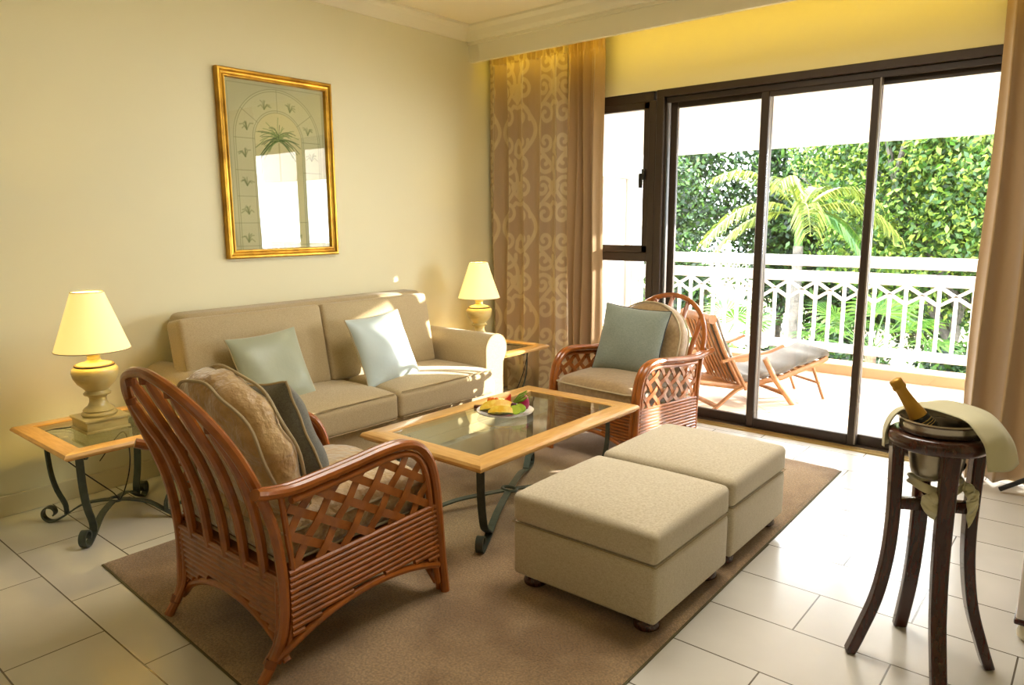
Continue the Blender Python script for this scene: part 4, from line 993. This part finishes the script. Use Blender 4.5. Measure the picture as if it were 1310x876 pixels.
# ------------------------------------------------------------------ deck loungers on the balcony
def make_lounger(loc, rz, label):
    e = empty('deck_lounger', loc, rz, label, 'lounger', 'teak deck loungers on the balcony')
    # local x = towards the foot end, y = across (0 near side .. .52 far side)
    Wd = .52
    for y in (0, Wd):
        B().tube(smoothpath([(.24, y, .16), (.17, y, .13), (.08, y, .06), (.0, y, 0)], 5), .020, 8, flat=(1, .7), up=(0, 1, 0)).build('rear_leg', TEAK, e)
        B().tube([(.40, y-.02 if y == 0 else y+.02, .372), (.50, y-.02 if y == 0 else y+.02, .20), (.66, y-.02 if y == 0 else y+.02, .0)], .022, 8, flat=(.6, 1), up=(0, 1, 0)).build('front_leg', TEAK, e)
        B().tube(smoothpath([(.06, y, .36), (.25, y, .40), (.42, y, .41), (.56, y, .455)], 5), .019, 8, flat=(1, .6), up=(0, 1, 0)).build('armrest', TEAK, e)
        B().tube([(.27, y, .14), (.14, y, .37)], .014, 8).build('arm_support', TEAK, e)
        yi = y+.05 if y == 0 else y-.05
        B().tube([(-.14, yi, .215), (.24, yi, .15), (.60, yi, .20), (.92, yi, .30), (.99, yi, .33)], .017, 8, flat=(.8, 1.2), up=(0, 1, 0)).build('side_rail', TEAK, e)
        B().tube([(.0, yi, .672), (.10, yi, .44), (.25, yi, .16)], .018, 8, flat=(.7, 1), up=(0, 1, 0)).build('back_stile', TEAK, e)
        B().tube([(.88, yi+.03 if y == 0 else yi-.03, .28), (1.0, yi+.03 if y == 0 else yi-.03, 0)], .015, 8, flat=(1, .7), up=(0, 1, 0)).build('foot_leg', TEAK, e)
    for x, z in ((.03, .02), (.60, .075)): B().bbox((x-.02, 0, z), (x+.02, Wd, z+.022), .003).build('stretcher', TEAK, e)
    B().bbox((.945, .08, .12), (.97, Wd-.08, .14), .003).build('stretcher', TEAK, e)
    B().tube([(-.005, .035, .67), (-.005, Wd-.035, .67)], .034, 12).build('head_rail', TEAK, e)
    for k in range(7):
        y = .095+k*(Wd-.19)/6; B().tube([(-.02, y, .655), (.085, y, .42), (.22, y, .17)], .014, 8, flat=(.5, 1.3), up=(1, 0, .3)).build('back_slat', TEAK, e)
    for k in range(6):
        x = -.10+k*.062; B().bbox((x, .06, .20-.15*(x+.1)*.9), (x+.042, Wd-.06, .212-.15*(x+.1)*.9), .003).build('seat_slat', TEAK, e)
    for k in range(12):
        x = .27+k*.061; z = np.interp(x, [.24, .60, .92, 1.0], [.165, .215, .315, .34]); B().bbox((x, .06, z-.006), (x+.042, Wd-.06, z+.006), .003).build('seat_slat', TEAK, e)
    path = smoothpath([(.045, 0, .665), (.13, 0, .46), (.245, 0, .235), (.30, 0, .21), (.45, 0, .225), (.62, 0, .255), (.85, 0, .325), (1.01, 0, .365)], 6); n = len(path); vs = []; fs = []
    for i, p in enumerate(path):
        t = (path[min(i+1, n-1)]-path[max(i-1, 0)]).normalized(); nn = Vector((-t.z, 0, t.x)); puff = .019+.006*sin(i*1.1)
        prof_ = [(.065, -1), (.055, 0), (.075, 1), (Wd/2, 1.15), (Wd-.075, 1), (Wd-.055, 0), (Wd-.065, -1), (Wd/2, -1)]
        for y, s_ in prof_: vs.append((p.x+nn.x*s_*puff, y, p.z+nn.z*s_*puff))
    fs = [tuple(range(8))[::-1], tuple(range((n-1)*8, n*8))]
    for i in range(n-1): fs += [(i*8+k, i*8+(k+1) % 8, (i+1)*8+(k+1) % 8, (i+1)*8+k) for k in range(8)]
    B().add(vs, fs).build('cushion', LCUSH, e, True, 80)
    return e
la = math.atan2(.81, .59)
l1 = make_lounger((-2.16, 4.88, -.006), la, 'teak deck lounger with grey cushion just outside the middle door panel')
l2 = copy_tree(l1); l2.location = (-3.42, 5.0, -.006); l2.rotation_euler = (0, 0, la-.05); l2['label'] = 'teak deck lounger mostly hidden behind the plain curtain and pillow'

# ------------------------------------------------------------------ garden
struct('ground', B().box((-60, 7.4, -3.2), (40, 70, -3.0)), SOIL)
def leaves(name, cen, R, N, size, m, parent, shell=.55, seed=0, clumps=60, asp=.5):
    r = np.random.default_rng(seed); c = r.normal(size=(clumps, 3)); c /= np.linalg.norm(c, axis=1)[:, None]; c *= (shell+(1-shell)*r.random((clumps, 1)))
    k = r.integers(0, clumps, N); cs = .16+.18*r.random(clumps); d = r.normal(size=(N, 3)); d /= np.linalg.norm(d, axis=1)[:, None]; d *= r.random((N, 1))**.5
    p = (c[k]+d*cs[k][:, None])*np.array(R)+np.array(cen)
    a = r.normal(size=(N, 3)); a[:, 2] -= .5; a /= np.linalg.norm(a, axis=1)[:, None]; q = np.cross(a, r.normal(size=(N, 3))); q /= np.linalg.norm(q, axis=1)[:, None]; nn = np.cross(a, q)
    s = size*(.6+.8*r.random((N, 1))); w_ = s*asp
    v = np.stack([p, p+a*s*.45+q*w_*.5-nn*s*.05, p+a*s, p+a*s*.45-q*w_*.5-nn*s*.05], 1).reshape(-1, 3)
    return npmesh(name, v, np.arange(4*N).reshape(N, 4), m, parent)
def branch(b, p0, d, L_, r, depth, rs):
    P = [Vector(p0)]; d = Vector(d).normalized()
    for i in range(5): d = (d+Vector((rs.uniform(-.2, .2), rs.uniform(-.2, .2), rs.uniform(-.05, .2)))).normalized(); P.append(P[-1]+d*L_/5)
    b.tube(P, [r*(1-.1*i) for i in range(6)], 7)
    if depth:
        for k in range(3): branch(b, P[-1-(k % 2)], d+Vector((rs.uniform(-.9, .9), rs.uniform(-.9, .9), rs.uniform(-.1, .7))), L_*.72, r*.58, depth-1, rs)
def tree(name, x, y, crown, N, size, m, bark, label, seed, lean=(0, 0), tr=.16, group='garden trees beyond the balcony', asp=.5, clumps=60):
    e = empty(name, (x, y, -3.0), label=label, cat='tree', group=group); rs = random.Random(seed)
    for i, (cx_, cy_, cz_, rx, ry, rz) in enumerate(crown): leaves('foliage', (cx_-x, cy_-y, cz_+3.0), (rx, ry, rz), N//len(crown), size, m, e, seed=seed*7+i, asp=asp, clumps=clumps)
    b = B(); branch(b, (0, 0, 0), (lean[0], lean[1], 1), 3.0, tr, 3, rs); b.build('trunk', bark, e)
    return e
tree('shade_tree', -8.6, 13.0, [(-8.6, 13.0, 1.7, 2.5, 1.8, 2.3), (-7.4, 12.2, -.1, 1.8, 1.3, 1.4)], 80000, .105, LEAF_D, BARKB, 'deep green tree left of the palm, behind the first door panel', 3, clumps=110)
tree('shade_tree', -6.4, 17.5, [(-6.2, 17.5, 2.6, 3.3, 2.2, 3.0), (-4.2, 18, .6, 3, 2, 2.2)], 60000, .15, LEAF_D, BARK, 'dark green tree directly behind the palm', 5, clumps=120)
tree('shade_tree', -2.2, 13.4, [(-2.3, 13.4, 1.8, 2.1, 1.6, 1.9), (-1.0, 12.6, 2.3, 1.7, 1.5, 1.7)], 90000, .10, LEAF_B, BARK, 'bright yellow green tree right of the palm, reaching the balcony beam', 8, lean=(.1, 0), clumps=120)
tree('shade_tree', -.6, 17.0, [(-.4, 17.0, 1.2, 3.0, 2.0, 2.6)], 36000, .14, LEAF_D, BARKB, 'dark tree low behind the bright yellow green one', 9, clumps=90)
tree('shade_tree', -11.5, 19.0, [(-11.5, 19.0, 1.6, 3.2, 2.0, 3.4)], 16000, .22, LEAF_D, BARK, 'far left tree behind the deep green one', 10, clumps=80)
# palm
def frond(b, bt, base, az, L_, rise, droop, nl=34, ll=.34, seed=0):
    rs = random.Random(seed); d = Vector((cos(az), sin(az), 0)); P = []
    for i in range(15): t = i/14; P.append(Vector(base)+d*L_*(t*.95)+Vector((0, 0, rise*t-droop*t**2.3)))
    bt.tube(P, [.018*(1-.8*i/14) for i in range(15)], 5)
    S = smoothpath(P, 4); m = len(S)
    for k in range(nl):
        i = int((.16+.83*k/nl)*(m-2)); t = (S[i+1]-S[i]).normalized(); sd = t.cross(Vector((0, 0, 1))).normalized()
        for sg in (-1, 1):
            l = ll*(.55+.6*sin(PI*min(1, .15+.8*k/nl)))*rs.uniform(.8, 1.15); o = (sd*sg*.8+t*.75+Vector((0, 0, .12))).normalized()
            q0 = S[i]; q1 = q0+o*l*.5; q2 = q0+o*l*.9+Vector((0, 0, -l*.55)); w_ = o.cross(Vector((0, 0, 1))).normalized()*.016
            b.add([q0-w_*.6, q0+w_*.6, q1+w_, q1-w_, q2], [(0, 1, 2, 3), (3, 2, 4)])
palm = empty('palm_tree', (-3.47, 10.5, -3.0), label='slender palm with yellow green fronds beyond the railing, in the middle door panel', cat='palm tree')
P = smoothpath([(-.10, 0, 0), (-.06, 0, 1.5), (0, 0, 3.0), (0, 0, 4.0)], 6)
B().tube(P, [.085-.001*i for i in range(len(P))], 12).build('trunk', BARK, palm)
B().tube([(0, 0, 3.9), (0, 0, 4.3), (.01, 0, 4.6)], [.06, .055, .03], 10).build('crownshaft', LEAF_F, palm)
# azimuth in the picture: right = (.77,.64), left = (-.77,-.64)
fr_ = [(.70, 1.15, 1.05, .95), (.60, 1.45, .62, 1.0), (.95, 1.2, .25, .75), (2.2, 1.0, 1.2, .8), (3.75, 1.25, 1.35, .85), (3.9, 1.5, .70, 1.15), (3.5, 1.25, .2, .8), (5.2, .9, .6, .9), (4.6, .8, 1.1, .7), (1.5, .9, .9, .6), (.3, .9, .1, .75)]
for k, (az, L_, ri, dr) in enumerate(fr_):
    b = B(); bt = B(); frond(b, bt, (0, 0, 4.45), az, L_, ri, dr, seed=k, nl=40, ll=.30); f_ = b.build('frond', LEAF_Y if k not in (2, 10) else LEAF_F, palm, False); bt.build('frond_stem', LEAF_Y, f_)
# fan palms and shrubs below
def fan_palm(x, y, z, s_, label, seed):
    e = empty('fan_palm', (x, y, -3.0), label=label, cat='shrub', group='fan palms below the balcony'); rs = random.Random(seed)
    B().tube([(0, 0, 0), (0, 0, z+3.0)], .07, 8).build('trunk', BARKB, e)
    for k in range(9):
        az = 2*PI*k/9+rs.uniform(-.2, .2); el = rs.uniform(.1, 1.0); c0 = Vector((0, 0, z+3.0)); tip = c0+Vector((cos(az)*cos(el), sin(az)*cos(el), sin(el)))*s_*.7
        b = B().tube([c0, tip], .008, 5); ax = (tip-c0).normalized(); sd = ax.cross(Vector((0, 0, 1))).normalized(); up_ = sd.cross(ax)
        for i in range(18):
            a = -1.9+3.8*i/17; d = (ax*cos(a)+sd*sin(a)).normalized(); q = tip+d*s_*.3; t_ = tip+d*s_*.55+Vector((0, 0, -s_*.12)); w_ = d.cross(up_).normalized()*s_*.022
            b.add([tip, q+w_, t_, q-w_], [(0, 1, 2, 3)])
        b.build('fan_leaf', LEAF_F, e, False)
fan_palm(-2.35, 10.2, -.35, .95, 'fan palm seen through the balusters below the right end of the palm fronds', 2)
fan_palm(-4.6, 10.6, -.6, .9, 'fan palm seen through the balusters left of the palm trunk', 3)
for i, (x, y, z, r, lab, m) in enumerate([(-5.6, 10.6, -1.3, 1.1, 'round shrub behind the lounger end of the railing', LEAF_B), (-3.6, 12.5, -1.4, 1.2, 'round shrub behind the palm trunk', LEAF_D), (-1.5, 11.0, -1.3, 1.0, 'round shrub at the foot of the bright tree', LEAF_D), (-7.4, 10.8, -1.2, 1.2, 'round shrub at the far left behind the railing', LEAF_D)]):
    e = empty('shrub', (x, y, -3.0), label=lab, cat='shrub', group='shrubs below the balcony')
    leaves('foliage', (0, 0, z+3.0), (r*1.3, r, r*.95), 7000, .13, m, e, seed=50+i, clumps=40); B().tube([(0, 0, 0), (0, 0, z+3)], .05, 6).build('stem', BARKB, e)
